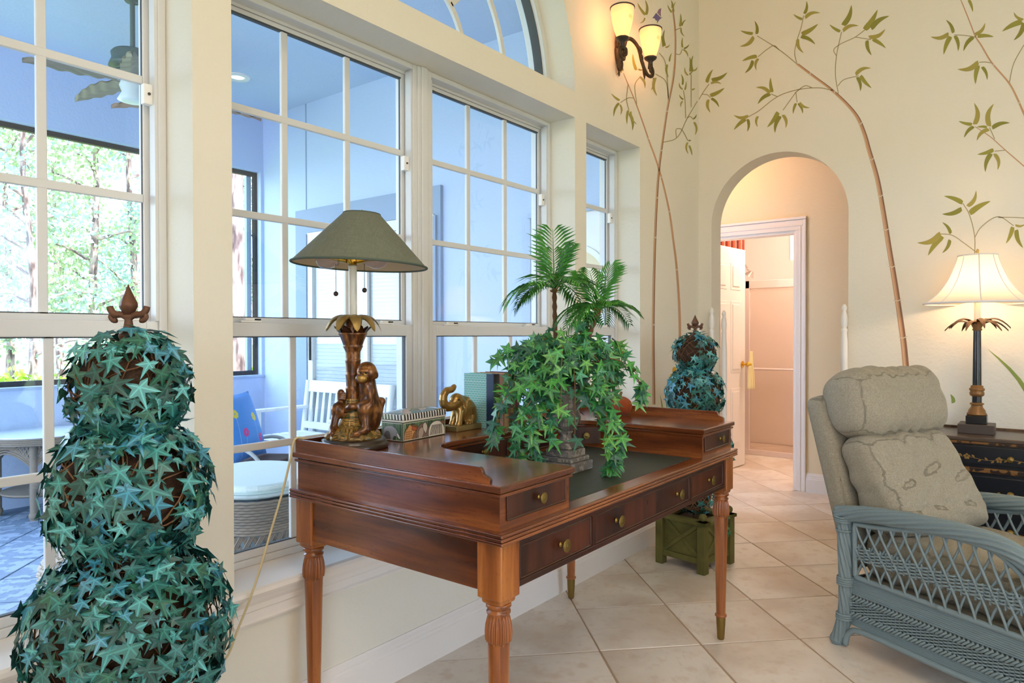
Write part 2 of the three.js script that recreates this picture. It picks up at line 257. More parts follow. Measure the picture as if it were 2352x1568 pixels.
// ---- windows: each unit has a fixed upper sash and a lower sash, grilles over one pane per sash
function unit(w, x0, x1, cols) {
  const y0 = WIN.y0, y1 = WIN.y1, zf = -1.93, zb = -2.03, f = 0.022;
  add(w, 'frame', [bx(x0, x0 + f, y0, y1, zb, zf, 0.003), bx(x1 - f, x1, y0, y1, zb, zf, 0.003), bx(x0 + f, x1 - f, y1 - 0.02, y1, zb, zf - 0.001, 0.003), bx(x0 + f, x1 - f, y0, y0 + 0.022, zb, zf - 0.001, 0.003), bx(x0 + f, x1 - f, y1 - 0.03, y1 - 0.018, zb, -1.975), bx(x0 + f, x0 + f + 0.008, 1.24, y1 - 0.03, -1.965, -1.935), bx(x1 - f - 0.008, x1 - f, 1.24, y1 - 0.03, -1.965, -1.935)], M.vinyl);
  const a0 = x0 + f, a1 = x1 - f;
  const up = add(w, 'upper_sash', [bx(a0, a0 + 0.019, 1.235, y1 - 0.03, -2.005, -1.978, 0.003), bx(a1 - 0.019, a1, 1.235, y1 - 0.03, -2.005, -1.978, 0.003), bx(a0 + 0.019, a1 - 0.019, y1 - 0.046, y1 - 0.031, -2.005, -1.977, 0.003), bx(a0 + 0.019, a1 - 0.019, 1.232, 1.256, -2.005, -1.972, 0.003)], M.vinyl);
  const lo = add(w, 'lower_sash', [bx(a0, a0 + 0.032, y0 + 0.022, 1.24, -1.968, -1.938, 0.003), bx(a1 - 0.032, a1, y0 + 0.022, 1.24, -1.968, -1.938, 0.003), bx(a0 + 0.032, a1 - 0.032, 1.197, 1.2395, -1.968, -1.936, 0.003), bx(a0 + 0.032, a1 - 0.032, y0 + 0.022, y0 + 0.046, -1.968, -1.937, 0.003)], M.vinyl);
  const ug = [a0 + 0.019, a1 - 0.019], lg = [a0 + 0.032, a1 - 0.032];
  add(up, 'gasket', [bx(ug[0], ug[1], 2.194, 2.2, -1.994, -1.979), bx(ug[1] - 0.002, ug[1], 1.256, 2.2, -1.99, -1.984), bx(ug[0], ug[0] + 0.002, 1.256, 2.2, -1.99, -1.984), bx(ug[0], ug[1], 1.256, 1.259, -1.994, -1.979)], M.gasket);
  add(lo, 'gasket', [bx(lg[0], lg[1], 1.194, 1.197, -1.96, -1.945), bx(lg[0], lg[1], 0.536, 0.539, -1.96, -1.945), bx(lg[1] - 0.003, lg[1], 0.536, 1.197, -1.96, -1.945)], M.gasket);
  for (const y of [1.58, 1.907]) add(up, 'muntin', bx(ug[0], ug[1], y - 0.0115, y + 0.0115, -1.993, -1.978, 0.003), M.vinyl);
  for (let i = 1; i < cols; i++) { const x = lerp(ug[0], ug[1], i / cols); add(up, 'muntin', bx(x - 0.0115, x + 0.0115, 1.25, 2.2, -1.993, -1.979, 0.003), M.vinyl); }
  add(lo, 'muntin', bx(lg[0], lg[1], 0.8415, 0.8645, -1.959, -1.944, 0.003), M.vinyl);
  for (let i = 1; i < cols; i++) { const x = lerp(lg[0], lg[1], i / cols); add(lo, 'muntin', bx(x - 0.0115, x + 0.0115, 0.53, 1.2, -1.959, -1.945, 0.003), M.vinyl); }
  add(up, 'pane', bx(ug[0] - 0.005, ug[1] + 0.005, 1.25, 2.205, -1.989, -1.985), M.glass);
  add(lo, 'pane', bx(lg[0] - 0.005, lg[1] + 0.005, 0.53, 1.2, -1.955, -1.951), M.glass);
  for (const t of [0.16, 0.84]) { const x = lerp(a0, a1, t); const k = add(w, 'latch', [bx(x - 0.035, x + 0.035, 1.24, 1.247, -1.96, -1.94, 0.002), bx(x - 0.02, x + 0.012, 1.247, 1.255, -1.957, -1.943, 0.002)], M.white); add(k, 'slot', bx(x + 0.014, x + 0.03, 1.2475, 1.252, -1.95, -1.938), M.black); }
  const gy = 1.835; const gd = add(w, 'sash_guide', bx(a1 - 0.03, a1 - 0.004, gy, gy + 0.055, -1.968, -1.948, 0.002), M.white); add(gd, 'screw', mv(rot(cyl(0.004, 0.004, 0.004, 10), Math.PI / 2), a1 - 0.017, gy + 0.028, -1.947), M.pewter);
}
const w1 = structG('window_1', 'white sash window with grilles to the left of the cream pier', 'window'); unit(w1, L0, L1, 2);
const w2 = structG('window_2', 'broad white double sash window with grilles behind the desk', 'window'); unit(w2, C0, 1.905, 3); unit(w2, 1.963, C1, 3);
add(w2, 'mullion', [bx(1.903, 1.965, 0.49, 2.245, -2.03, -1.924, 0.004), bx(1.918, 1.95, 0.49, 2.245, -1.926, -1.916, 0.004)], M.vinyl);
const w3 = structG('window_3', 'narrow white sash window near the room corner', 'window'); unit(w3, S0, S1, 2);
{ // the half-round light above
  const w = structG('window_4', 'half-round white fanlight above the broad window', 'window');
  const ring = (r0, r1, z0, z1, seg = 48) => { const s = new THREE.Shape(); s.absarc(ACX, AY, r1, 0, Math.PI, false); s.absarc(ACX, AY, r0, Math.PI, 0, true); s.closePath(); const g = new THREE.ExtrudeGeometry(s, { depth: z1 - z0, bevelEnabled: false, curveSegments: seg }); g.translate(0, 0, z0); return g; };
  add(w, 'frame', [ring(AR - 0.03, AR + 0.002, -2.03, -1.93), bx(ACX - AR, ACX + AR, AY, AY + 0.025, -2.03, -1.93)], M.vinyl);
  add(w, 'gasket', ring(AR - 0.036, AR - 0.029, -1.995, -1.95), M.gasket);
  const half = new THREE.Shape(); half.absarc(ACX, AY, AR - 0.02, 0, Math.PI, false); half.closePath();
  add(w, 'pane', mv(ext(half, 0.004), 0, 0, -1.989), M.glass);
  for (const r of [0.31, 0.59]) add(w, 'muntin', ring(r - 0.0115, r + 0.0115, -1.993, -1.978), M.vinyl);
  for (const a of [45, 90, 135]) { const g = bx(0.31, AR - 0.03, -0.0115, 0.0115, -0.0075, 0.0075, 0.003); g.rotateZ(a * Math.PI / 180); g.translate(ACX, AY, -1.9855); add(w, 'muntin', g, M.vinyl); }
}
// ---- hall behind the arch, and the bathroom beyond its door
{
  const XH = 5.54, o = new THREE.Shape(); o.moveTo(-0.6, 0); o.lineTo(1.512, 0); o.lineTo(1.512, 2.0); o.lineTo(2.26, 2.0); o.lineTo(2.26, 0); o.lineTo(2.86, 0); o.lineTo(2.86, 2.75); o.lineTo(-0.6, 2.75); o.closePath();
  const g = new THREE.ExtrudeGeometry(o, { depth: 0.12, bevelEnabled: false }); g.rotateY(Math.PI / 2); g.translate(XH, 0, 0);
  struct('wall_hall', big(g), M.hallwall, 'warm cream hall wall seen through the arch', 'wall');
  struct('wall_hall_left', big(bx(4.481, XH, 0, 2.75, -2.95, -2.84)), M.hallwall, 'cream wall at the far end of the hall', 'wall');
  struct('wall_hall_right', big(bx(4.481, XH + 0.12, 0, 2.75, 0.6, 0.7)), M.hallwall, 'cream wall at the near end of the hall', 'wall');
  struct('ceiling_hall', big(bx(4.481, XH + 0.12, 2.7, 2.8, -2.95, 0.7)), M.ceiling, 'low ceiling of the hall', 'ceiling');
  { const p = moulding(baseProf, 1.434 + 0.6, 'z', [0, 0, 0]); p.scale(-1, 1, 1); flip(p); p.computeVertexNormals(); p.translate(XH, 0, -1.434); struct('baseboard_hall', p, M.trim, 'white moulded baseboard in the hall', 'baseboard'); }
  // door casing, profiled
  const d2 = structG('door_2', 'white moulded casing round the bathroom doorway', 'door frame');
  const leg = (z0, z1) => [bx(XH - 0.012, XH, 0, 2.0, z0, z1, 0.003), bx(XH - 0.02, XH - 0.001, 0, 2.079, z1 - 0.022, z1 - 0.0005, 0.005), bx(XH - 0.016, XH - 0.001, 0, 2.03, z0 + 0.03, z0 + 0.04, 0.003)];
  add(d2, 'casing', [leg(-1.512, -1.434), bx(XH - 0.012, XH, 0, 1.999, -2.338, -2.26, 0.003), bx(XH - 0.0125, XH, 2.0, 2.079, -2.338, -1.457, 0.003), bx(XH - 0.022, XH - 0.001, 2.08, 2.102, -2.34, -1.432, 0.006), bx(XH - 0.018, XH - 0.001, 2.031, 2.045, -2.337, -1.458, 0.004)], M.trim);
  add(d2, 'jamb', [bx(XH, XH + 0.12, 0, 2.0, -1.53, -1.511), bx(XH, XH + 0.12, 0, 2.0, -2.262, -2.242), bx(XH + 0.001, XH + 0.119, 1.98, 2.001, -2.242, -1.53)], M.trim);
  // the open six-panel door
  const d1 = structG('door_1', 'open white six panel bathroom door with a brass knob', 'door'); d1.position.set(5.655, 0, -2.235); d1.rotation.y = -5 * Math.PI / 180;
  const W = 0.68; add(d1, 'leaf', bx(0, W, 0.01, 1.975, -0.035, 0, 0.002), M.trim);
  for (const [x0, x1] of [[0.1, 0.3], [0.38, 0.58]]) for (const [y0, y1] of [[0.2, 0.72], [0.86, 1.5], [1.6, 1.84]]) { add(d1, 'panel', [bx(x0, x1, y0, y1, -0.004, 0.004, 0.003), bx(x0 + 0.03, x1 - 0.03, y0 + 0.03, y1 - 0.03, 0, 0.011, 0.008)], M.trim); }
  const kn = add(d1, 'knob', [mv(sph(0.027), W - 0.06, 0.93, 0.062), mv(rot(cyl(0.011, 0.011, 0.05, 12), Math.PI / 2), W - 0.06, 0.93, 0.025), mv(rot(cyl(0.03, 0.03, 0.006, 20), Math.PI / 2), W - 0.06, 0.93, 0.003)], M.brass, 'brass knob');
  // towel on the knob
  const P = []; for (let i = 0; i <= 10; i++) P.push([0, -i * 0.034, 0]);
  const tw = mat('#efe0a6', 0.95, { bumpMap: fineB, bumpScale: 0.001 }), tg = [];
  for (let k = 0; k < 4; k++) tg.push(tube(P.map((p, i) => [(k - 1.5) * (0.006 + i * 0.0022) + 0.002 * Math.sin(i + k * 2), p[1], (k % 2 ? 0.006 : -0.004) + 0.002 * Math.sin(i * 0.8 + k)]), (t) => 0.008 + 0.011 * t, 8));
  const t2 = one('hand_towel', 'pale yellow hand towel hanging from the brass door knob', 'towel', tg, tw); const kp = V(W - 0.045, 0.99, 0.075).applyAxisAngle(V(0, 1, 0), d1.rotation.y); t2.position.set(5.655 + kp.x, kp.y + 0.06, -2.235 + kp.z);
  // bathroom shell
  M.bath = mat('#f1ebe4', 0.6); M.btile = [0, 1, 2].map((k) => mat(['#f0dccb', '#ecd6c4', '#f2e0d2'][k], 0.12));
  struct('wall_bath_far', bx(7.75, 7.85, 0, 2.5, -2.9, -0.5), M.bath, 'beige wall behind the shower', 'wall');
  const wl = struct('wall_bath_left', bx(5.66, 7.75, 0, 2.5, -2.9, -2.8), M.bath, 'bathroom wall covered with glossy tiles', 'wall');
  const tg0 = bx(-0.098, 0.098, -0.098, 0.098, 0, 0.008, 0.003);
  for (let i = 0; i < 8; i++) for (let j = 0; j < 12; j++) { const m = add(wl, 'wall_tile', tg0, M.btile[(i * 3 + j * 5) % 3]); m.position.set(6.2 + i * 0.2, 0.1 + j * 0.2, -2.8); }
  struct('wall_bath_right', bx(5.66, 7.75, 0, 2.5, -0.6, -0.5), M.bath, 'bathroom wall on the right', 'wall');
  struct('ceiling_bath', bx(5.66, 7.85, 2.5, 2.6, -2.9, -0.5), M.ceiling, 'bathroom ceiling', 'ceiling');
  // shower: framed obscure glass door between the tiled wall and a post
  const sh = thing('shower_enclosure', 'framed glass shower enclosure in the bathroom', 'shower', [6.95, 0, -2.36]);
  const al = mat('#e6d6cf', 0.35, { metalness: 0.35 });
  add(sh, 'frame', [bx(-0.02, 0.02, 0, 1.74, -0.43, -0.395, 0.004), bx(-0.02, 0.02, 0, 1.74, -0.02, 0.022, 0.004), bx(-0.02, 0.02, 0, 1.74, 0.78, 0.82, 0.004), bx(-0.02, 0.02, 1.66, 1.74, -0.42, 0.82, 0.004), bx(-0.03, 0.03, 0, 0.05, -0.42, 0.82, 0.004)], al);
  add(sh, 'pane', bx(-0.003, 0.003, 0.05, 1.67, 0.02, 0.79), new THREE.MeshPhysicalMaterial({ color: '#fbf3ec', roughness: 0.25, transmission: 0.9, thickness: 0, ior: 1.4 }));
  add(sh, 'towel_bar', [bar([-0.05, 0.86, 0.06], [-0.05, 0.86, 0.74], 0.012), bar([-0.05, 0.86, 0.06], [0, 0.86, 0.06], 0.008), bar([-0.05, 0.86, 0.74], [0, 0.86, 0.74], 0.008)], al, 'white towel bar');
  const hd = thing('wall_shower', 'chrome shower with curved arm on the bathroom wall', 'shower', [7.5, 1.95, -2.79]); M.chrome = mat('#d9cfc8', 0.15, { metalness: 0.9 });
  add(hd, 'arm', tube(smooth([[0, 0, 0], [0, 0.06, 0.1], [0, 0.02, 0.2], [0, -0.05, 0.25]], 12), 0.011), M.chrome); add(hd, 'head', mv(rot(cyl(0.055, 0.02, 0.06, 18), 0.6), 0, -0.09, 0.27), M.chrome); add(hd, 'flange', mv(rot(cyl(0.035, 0.03, 0.01, 18), Math.PI / 2), 0, 0, 0.005), M.chrome);
  const hose = thing('hand_shower', 'hanging shower hose with handset', 'shower', [7.6, 1.1, -2.79]); add(hose, 'hose', tube(smooth([[0, 0.6, 0.02], [0.02, 0.1, 0.1], [0.05, -0.2, 0.06], [0.08, 0.2, 0.03], [0.08, 0.55, 0.03]], 20), 0.008), M.chrome); add(hose, 'handset', [mv(rot(cyl(0.035, 0.03, 0.03, 16), 0.5), 0.08, 0.62, 0.06), bar([0.08, 0.5, 0.02], [0.08, 0.6, 0.05], 0.012)], M.white);
  // small high window glow on the far wall, and a striped red valance over the shower rail
  const bw = structG('window_7', 'small high bathroom window', 'window'); const bp = onX(1823, 562, 7.74);
  add(bw, 'frame', [bx(7.72, 7.75, bp.y - 0.16, bp.y + 0.16, bp.z - 0.035, bp.z - 0.03), bx(7.72, 7.75, bp.y - 0.16, bp.y + 0.16, bp.z + 0.1, bp.z + 0.105), bx(7.72, 7.75, bp.y + 0.15, bp.y + 0.16, bp.z - 0.03, bp.z + 0.1)], M.trim);
  add(bw, 'lit_window_pane', bx(7.742, 7.748, bp.y - 0.16, bp.y + 0.15, bp.z - 0.03, bp.z + 0.1), new THREE.MeshStandardMaterial({ color: '#ffffff', emissive: '#fff6ee', emissiveIntensity: 1.3 }), 'bright daylight pane');
  const va = thing('red_valance', 'red pleated valance hanging above the open bathroom door', 'curtain', [6.62, 0, -2.54]);
  for (let i = 0; i < 18; i++) add(va, 'pleat', mv(bb(0.02, 0.4, 0.02, 0.006), i % 2 ? 0.008 : 0, 2.16, -0.23 + i * 0.028), i % 2 ? (M.red1 ??= mat('#b8452c', 0.8)) : (M.red2 ??= mat('#d9694a', 0.8)));
  add(va, 'rod', [bar([0.004, 2.36, -0.26], [0.004, 2.36, 0.27], 0.012), bar([0.004, 2.36, 0.26], [0.004, 2.5, 0.26], 0.008)], M.brass);
  // lamps of the hall and the bathroom
  const hl = thing('ceiling_lamp', 'round glass ceiling lamp in the hall', 'lamp', [5.02, 2.7, -2.05]); add(hl, 'lamp_rim', lathe([[0.001, 0], [0.13, 0], [0.14, -0.02], [0.13, -0.03]], 28), M.brass); add(hl, 'lamp_bowl', lathe([[0.12, -0.03], [0.1, -0.07], [0.06, -0.09], [0.001, -0.1]], 28), new THREE.MeshStandardMaterial({ color: '#fff1dc', emissive: '#ffc98a', emissiveIntensity: 2 }));
  const p1 = new THREE.PointLight('#ffb878', 0.66, 0, 2); p1.position.set(5.02, 2.52, -2.05); p1.castShadow = true; p1.shadow.radius = 4; scene.add(p1);
  const vl = thing('ceiling_lamp', 'round glass ceiling lamp in the bathroom', 'lamp', [6.5, 2.5, -1.7]); add(vl, 'lamp_rim', lathe([[0.001, 0], [0.13, 0], [0.14, -0.02], [0.13, -0.03]], 28), M.brass); add(vl, 'lamp_bowl', lathe([[0.12, -0.03], [0.1, -0.07], [0.06, -0.09], [0.001, -0.1]], 28), new THREE.MeshStandardMaterial({ color: '#fff1e4', emissive: '#ffc9a0', emissiveIntensity: 2 }));
  const p2 = new THREE.PointLight('#ffe4d6', 3.0, 0, 2); p2.position.set(6.5, 2.34, -1.7); p2.castShadow = true; p2.shadow.radius = 4; scene.add(p2);
}
// ---- ceiling lamps added out of view as warm fill for the room
for (const [x, z] of [[-1.5, 1.0], [-0.1, 1.7]]) {
  const c = thing('added_fill_lamp', x < -1 ? 'added square fill lamp on the ceiling near the side window' : 'added square fill lamp on the ceiling near the garden doors', 'lamp', [x, CEIL, z]);
  add(c, 'lamp_frame', [bx(-0.62, 0.62, -0.05, 0, -0.62, -0.56), bx(-0.62, 0.62, -0.05, 0, 0.56, 0.62), bx(-0.62, -0.56, -0.05, 0, -0.56, 0.56), bx(0.56, 0.62, -0.05, 0, -0.56, 0.56)], M.white);
  add(c, 'lamp_diffuser', bx(-0.56, 0.56, -0.03, -0.01, -0.56, 0.56), new THREE.MeshStandardMaterial({ color: '#ffffff', emissive: '#ffe6c8', emissiveIntensity: 1.5 }));
  const a = new THREE.RectAreaLight('#ffe9d0', 7, 1.1, 1.1); a.position.set(x, CEIL - 0.06, z); a.lookAt(x, 0, z); scene.add(a);
}
// ---------------------------------------------------------------- the porch outside
const XP = 3.8, ZF = -5.935, PY = -0.05, PC = 3.28;
M.stucco = mat('#becfea', 0.85, { bumpMap: stuccoB, bumpScale: 0.004 });  // whitish stucco with the blue cast of daylight put into its colour
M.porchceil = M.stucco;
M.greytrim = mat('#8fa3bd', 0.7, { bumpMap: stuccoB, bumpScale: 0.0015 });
M.bronze = mat('#3b3a38', 0.5, { metalness: 0.3 });
M.slab = mat('#ffffff', 0.55, { map: tex(512, 512, (u, v) => { const a = fbm(u, v, 26, 26, 131, 3), b = fbm(u, v, 6, 6, 135, 3); return mix3([122, 140, 166], [166, 182, 206], sstep(0.42, 0.6, a) * 0.8 + 0.2 * b); }, [1.1, 1.1]), bumpMap: tex(512, 512, (u, v) => [sstep(0.4, 0.6, fbm(u, v, 26, 26, 131, 3)) * 255], [1.1, 1.1], false), bumpScale: 0.003 });
{
  const w = struct('wall_porch', big(bx(XP, XP + 0.15, PY - 0.1, PC, ZF - 0.15, -2.049)), M.stucco, 'stucco wall at the end of the porch with blue daylight put into its colour', 'wall');
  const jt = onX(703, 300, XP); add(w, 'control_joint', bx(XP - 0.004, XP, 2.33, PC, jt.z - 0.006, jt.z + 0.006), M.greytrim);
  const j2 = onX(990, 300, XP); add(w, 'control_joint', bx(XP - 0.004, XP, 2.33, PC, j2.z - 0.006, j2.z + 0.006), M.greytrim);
  struct('wall_porch_knee', big(bx(XL, XP, PY - 0.1, 0.8, ZF - 0.15, ZF)), M.stucco, 'low stucco wall under the porch screens with blue daylight put into its colour', 'wall');
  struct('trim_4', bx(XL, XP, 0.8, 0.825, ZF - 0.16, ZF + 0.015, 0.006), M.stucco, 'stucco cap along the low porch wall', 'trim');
  struct('wall_porch_beam', big(bx(XL, XP, 2.76, PC, ZF - 0.15, ZF)), M.stucco, 'stucco beam above the porch screens with blue daylight put into its colour', 'wall');
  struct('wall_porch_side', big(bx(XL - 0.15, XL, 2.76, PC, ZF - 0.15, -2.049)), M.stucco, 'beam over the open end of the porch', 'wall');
  struct('ceiling_porch', big(bx(XL - 0.15, XP + 0.15, PC, PC + 0.12, ZF - 0.4, -2.049)), M.porchceil, 'porch ceiling with blue daylight put into its colour', 'ceiling');
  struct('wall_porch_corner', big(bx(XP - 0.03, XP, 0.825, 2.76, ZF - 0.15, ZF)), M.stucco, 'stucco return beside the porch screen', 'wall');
  // porch floor: textured slabs, laid diagonally
  const fl = structG('floor_porch', 'blue grey textured concrete porch floor scored in diagonal squares', 'floor');
  add(fl, 'bed', bx(XL, XP, PY - 0.1, PY - 0.006, ZF, -2.049), mat('#66788f', 0.9));
  const ts = 0.34, hh = ts - 0.01, q = Math.SQRT1_2, g0 = metres(bx(-hh / 2, hh / 2, -0.03, 0, -hh / 2, hh / 2, 0.004)); const vars = [0, 1, 2, 3].map((k) => { const g = g0.clone(), u = g.attributes.uv; for (let i = 0; i < u.count; i++) u.setXY(i, u.getX(i) + k * 0.27, u.getY(i) + k * 0.4); return g; });
  for (let A = -20; A < 20; A++) for (let B = -20; B < 20; B++) { const x = 1.2 + q * ts * (A + B), z = -4 + q * ts * (A - B); if (x < 0.0 || x > XP - 0.24 || z < ZF + 0.24 || z > -2.29) continue; const m = add(fl, 'slab', vars[(A * 3 + B * 5 + 400) % 4], M.slab); m.position.set(x, PY, z); m.rotation.y = Math.PI / 4; }
  // screens: bronze frames in the long opening
  const sc = thing('porch_screen', 'dark bronze framed screen over the low porch wall', 'screen', [0, 0, 0]);
  add(sc, 'rail', [bx(XL, XP - 0.03, 2.72, 2.76, ZF - 0.1, ZF - 0.06)], M.bronze); add(sc, 'rail', [bx(XL, XP - 0.03, 0.825, 0.865, ZF - 0.1, ZF - 0.06)], M.bronze);
  add(sc, 'post', bx(XP - 0.062, XP - 0.03, 0.865, 2.72, ZF - 0.1, ZF - 0.06), M.bronze); add(sc, 'post', bx(0.7, 0.74, 0.86, 2.72, ZF - 0.1, ZF - 0.06), M.bronze);
  add(sc, 'post', bx(XP - 0.118, XP - 0.07, 0.865, 2.72, ZF - 0.14, ZF - 0.1), mat('#9fb4c6', 0.6));
  // sliding door in the end wall
  const d = structG('door_3', 'sliding glass door with blue grey stucco surround and white frame', 'door');
  const z0 = -5.385, z1 = -3.58, a0 = -5.18, a1 = -3.66, top = 2.07;
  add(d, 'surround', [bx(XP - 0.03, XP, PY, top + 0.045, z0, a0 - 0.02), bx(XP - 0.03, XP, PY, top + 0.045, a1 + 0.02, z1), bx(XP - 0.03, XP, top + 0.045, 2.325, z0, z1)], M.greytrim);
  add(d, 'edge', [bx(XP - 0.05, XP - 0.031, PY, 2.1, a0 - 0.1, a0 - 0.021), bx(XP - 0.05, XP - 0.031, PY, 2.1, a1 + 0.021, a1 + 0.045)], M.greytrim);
  add(d, 'frame', [bx(XP - 0.04, XP - 0.001, PY, top + 0.04, a0 - 0.019, a0 + 0.05), bx(XP - 0.04, XP - 0.001, PY, top + 0.04, a1 - 0.05, a1 + 0.019), bx(XP - 0.039, XP - 0.001, top - 0.04, top + 0.04, a0 + 0.05, a1 - 0.05), bx(XP - 0.039, XP - 0.001, PY, PY + 0.06, a0 + 0.05, a1 - 0.05), bx(XP - 0.045, XP - 0.02, PY + 0.06, top - 0.04, (a0 + a1) / 2 - 0.03, (a0 + a1) / 2 + 0.03)], M.vinyl);
  add(d, 'pane', bx(XP - 0.018, XP - 0.014, PY + 0.05, top - 0.03, a0 + 0.04, a1 - 0.04), M.glass);
  for (let i = 0; i < 62; i++) add(d, 'blind_slat', bx(XP - 0.008, XP - 0.004, PY + 0.08 + i * 0.032, PY + 0.11 + i * 0.032, a0 + 0.05, a1 - 0.05), (M.blind ??= mat('#bcc8cc', 0.6)));
  add(d, 'handle', bx(XP - 0.06, XP - 0.04, 0.98, 1.2, a0 + 0.02, a0 + 0.035, 0.004), M.bronze);
  // the entry door close to the house wall
  const e = structG('door_4', 'pale entry door with an arched light beside the narrow window', 'door'), s0 = -2.82, s1 = -2.06;
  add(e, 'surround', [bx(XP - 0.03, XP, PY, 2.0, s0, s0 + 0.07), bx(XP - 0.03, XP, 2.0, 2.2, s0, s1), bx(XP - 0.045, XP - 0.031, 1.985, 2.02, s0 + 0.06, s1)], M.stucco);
  add(e, 'leaf', bx(XP - 0.02, XP, PY, 1.99, s0 + 0.07, s1 - 0.01), M.white);
  const ar = new THREE.Shape(); ar.moveTo(-0.25, 0.2); ar.lineTo(0.25, 0.2); ar.lineTo(0.25, 1.5); ar.absarc(0, 1.5, 0.25, 0, Math.PI, false); ar.closePath();
  const ag = ext(ar, 0.004); ag.rotateY(-Math.PI / 2); ag.translate(XP - 0.022, 0, (s0 + s1) / 2 + 0.03); add(e, 'glazing', ag, mat('#d8c490', 0.15), 'amber arched glazing');
  const rg = new THREE.Shape(); rg.absarc(0, 1.5, 0.285, 0, Math.PI, false); rg.absarc(0, 1.5, 0.25, Math.PI, 0, true); rg.closePath(); const rg2 = ext(rg, 0.012); rg2.rotateY(-Math.PI / 2); rg2.translate(XP - 0.02, 0, (s0 + s1) / 2 + 0.03); add(e, 'arch_moulding', rg2, M.white);
  // recessed lights
  const lp = onY(545, 176, PC); const rl = thing('recessed_light', 'round recessed light in the porch ceiling', 'light', [lp.x, PC, lp.z]);
  add(rl, 'light_trim', lathe([[0.055, -0.002], [0.06, -0.012], [0.095, -0.012], [0.1, 0]], 32), M.white); add(rl, 'light_bulb', mv(rot(new THREE.CircleGeometry(0.056, 24), Math.PI / 2), 0, -0.004, 0), new THREE.MeshStandardMaterial({ color: '#e8f4f4', emissive: '#dff3ee', emissiveIntensity: 0.9 }));
}
// ---- ceiling fans with leaf shaped blades
M.fanmetal = mat('#5c6b66', 0.5, { metalness: 0.4 });
const leafBlade = (() => { // a carved palm leaf, root at origin, along +x
  const n = 24, m = 8, p = [], idx = [], uv = [];
  for (let i = 0; i <= n; i++) { const t = i / n, w = 0.056 * Math.pow(Math.sin(Math.PI * Math.pow(t, 0.75) * 0.97 + 0.06), 0.8) + 0.004;
    for (let j = 0; j <= m; j++) { const s = j / m * 2 - 1; p.push(0.08 + t * 0.48, 0.012 * Math.abs(s) - 0.03 * t * t + 0.006 * Math.sin(t * 30 + Math.abs(s) * 5), s * w); uv.push(t, s); } }
  for (let i = 0; i < n; i++) for (let j = 0; j < m; j++) { const a = i * (m + 1) + j; idx.push(a, a + 1, a + m + 1, a + 1, a + m + 2, a + m + 1); }
  const g = new THREE.BufferGeometry(); g.setAttribute('position', new THREE.Float32BufferAttribute(p, 3)); g.setAttribute('uv', new THREE.Float32BufferAttribute(uv, 2)); g.setIndex(idx); g.computeVertexNormals();
  const b = g.clone(); b.translate(0, -0.008, 0); return mg([g, b, tube([[0.02, 0.004, 0], [0.3, 0.0, 0], [0.55, -0.026, 0]], (t) => 0.008 * (1 - t) + 0.002, 6)]);
})();
function fan(pos, turn, col, label) {
  const f = thing('ceiling_fan', label, 'ceiling fan', [pos.x, pos.y, pos.z], turn, 'porch ceiling fans');
  const up = PC - pos.y; add(f, 'downrod', bar([0, 0.05, 0], [0, up, 0], 0.014), M.fanmetal); add(f, 'canopy', lathe([[0.001, up - 0.06], [0.04, up - 0.055], [0.07, up - 0.01], [0.07, up]], 24), M.fanmetal);
  add(f, 'motor', lathe([[0.001, 0.075], [0.085, 0.075], [0.095, 0.06], [0.09, 0.03], [0.1, 0.0], [0.105, -0.02], [0.08, -0.035], [0.075, -0.05], [0.09, -0.06], [0.07, -0.085], [0.001, -0.085]].map(([r, y]) => [r * 1.25, y]), 32), M.fanmetal);
  const bm = mat(col, 0.6); for (let k = 0; k < 5; k++) { const b = add(f, 'blade', leafBlade, bm); b.rotation.order = 'YXZ'; b.rotation.y = k * Math.PI * 2 / 5; b.rotation.x = 0.22; b.position.y = -0.1; }
  add(f, 'light_shade', lathe([[0.035, -0.085], [0.065, -0.1], [0.075, -0.13], [0.06, -0.17], [0.085, -0.215], [0.05, -0.225], [0.001, -0.23]], 28), mat('#eef6f6', 0.3, { transmission: 0.3, thickness: 0 }), 'frosted white glass shade');
}
fan(atD(305, 150, 4.2), 0.51, '#8b8576', 'porch ceiling fan with carved leaf blades on a long downrod');
fan(atD(425, 205, 5.2), 0.95, '#9c7f72', 'porch ceiling fan with brown leaf blades near the screen corner');
// ---- wicker
M.wick = mat('#8d7f70', 0.75); M.wickLight = mat('#b3a494', 0.7);
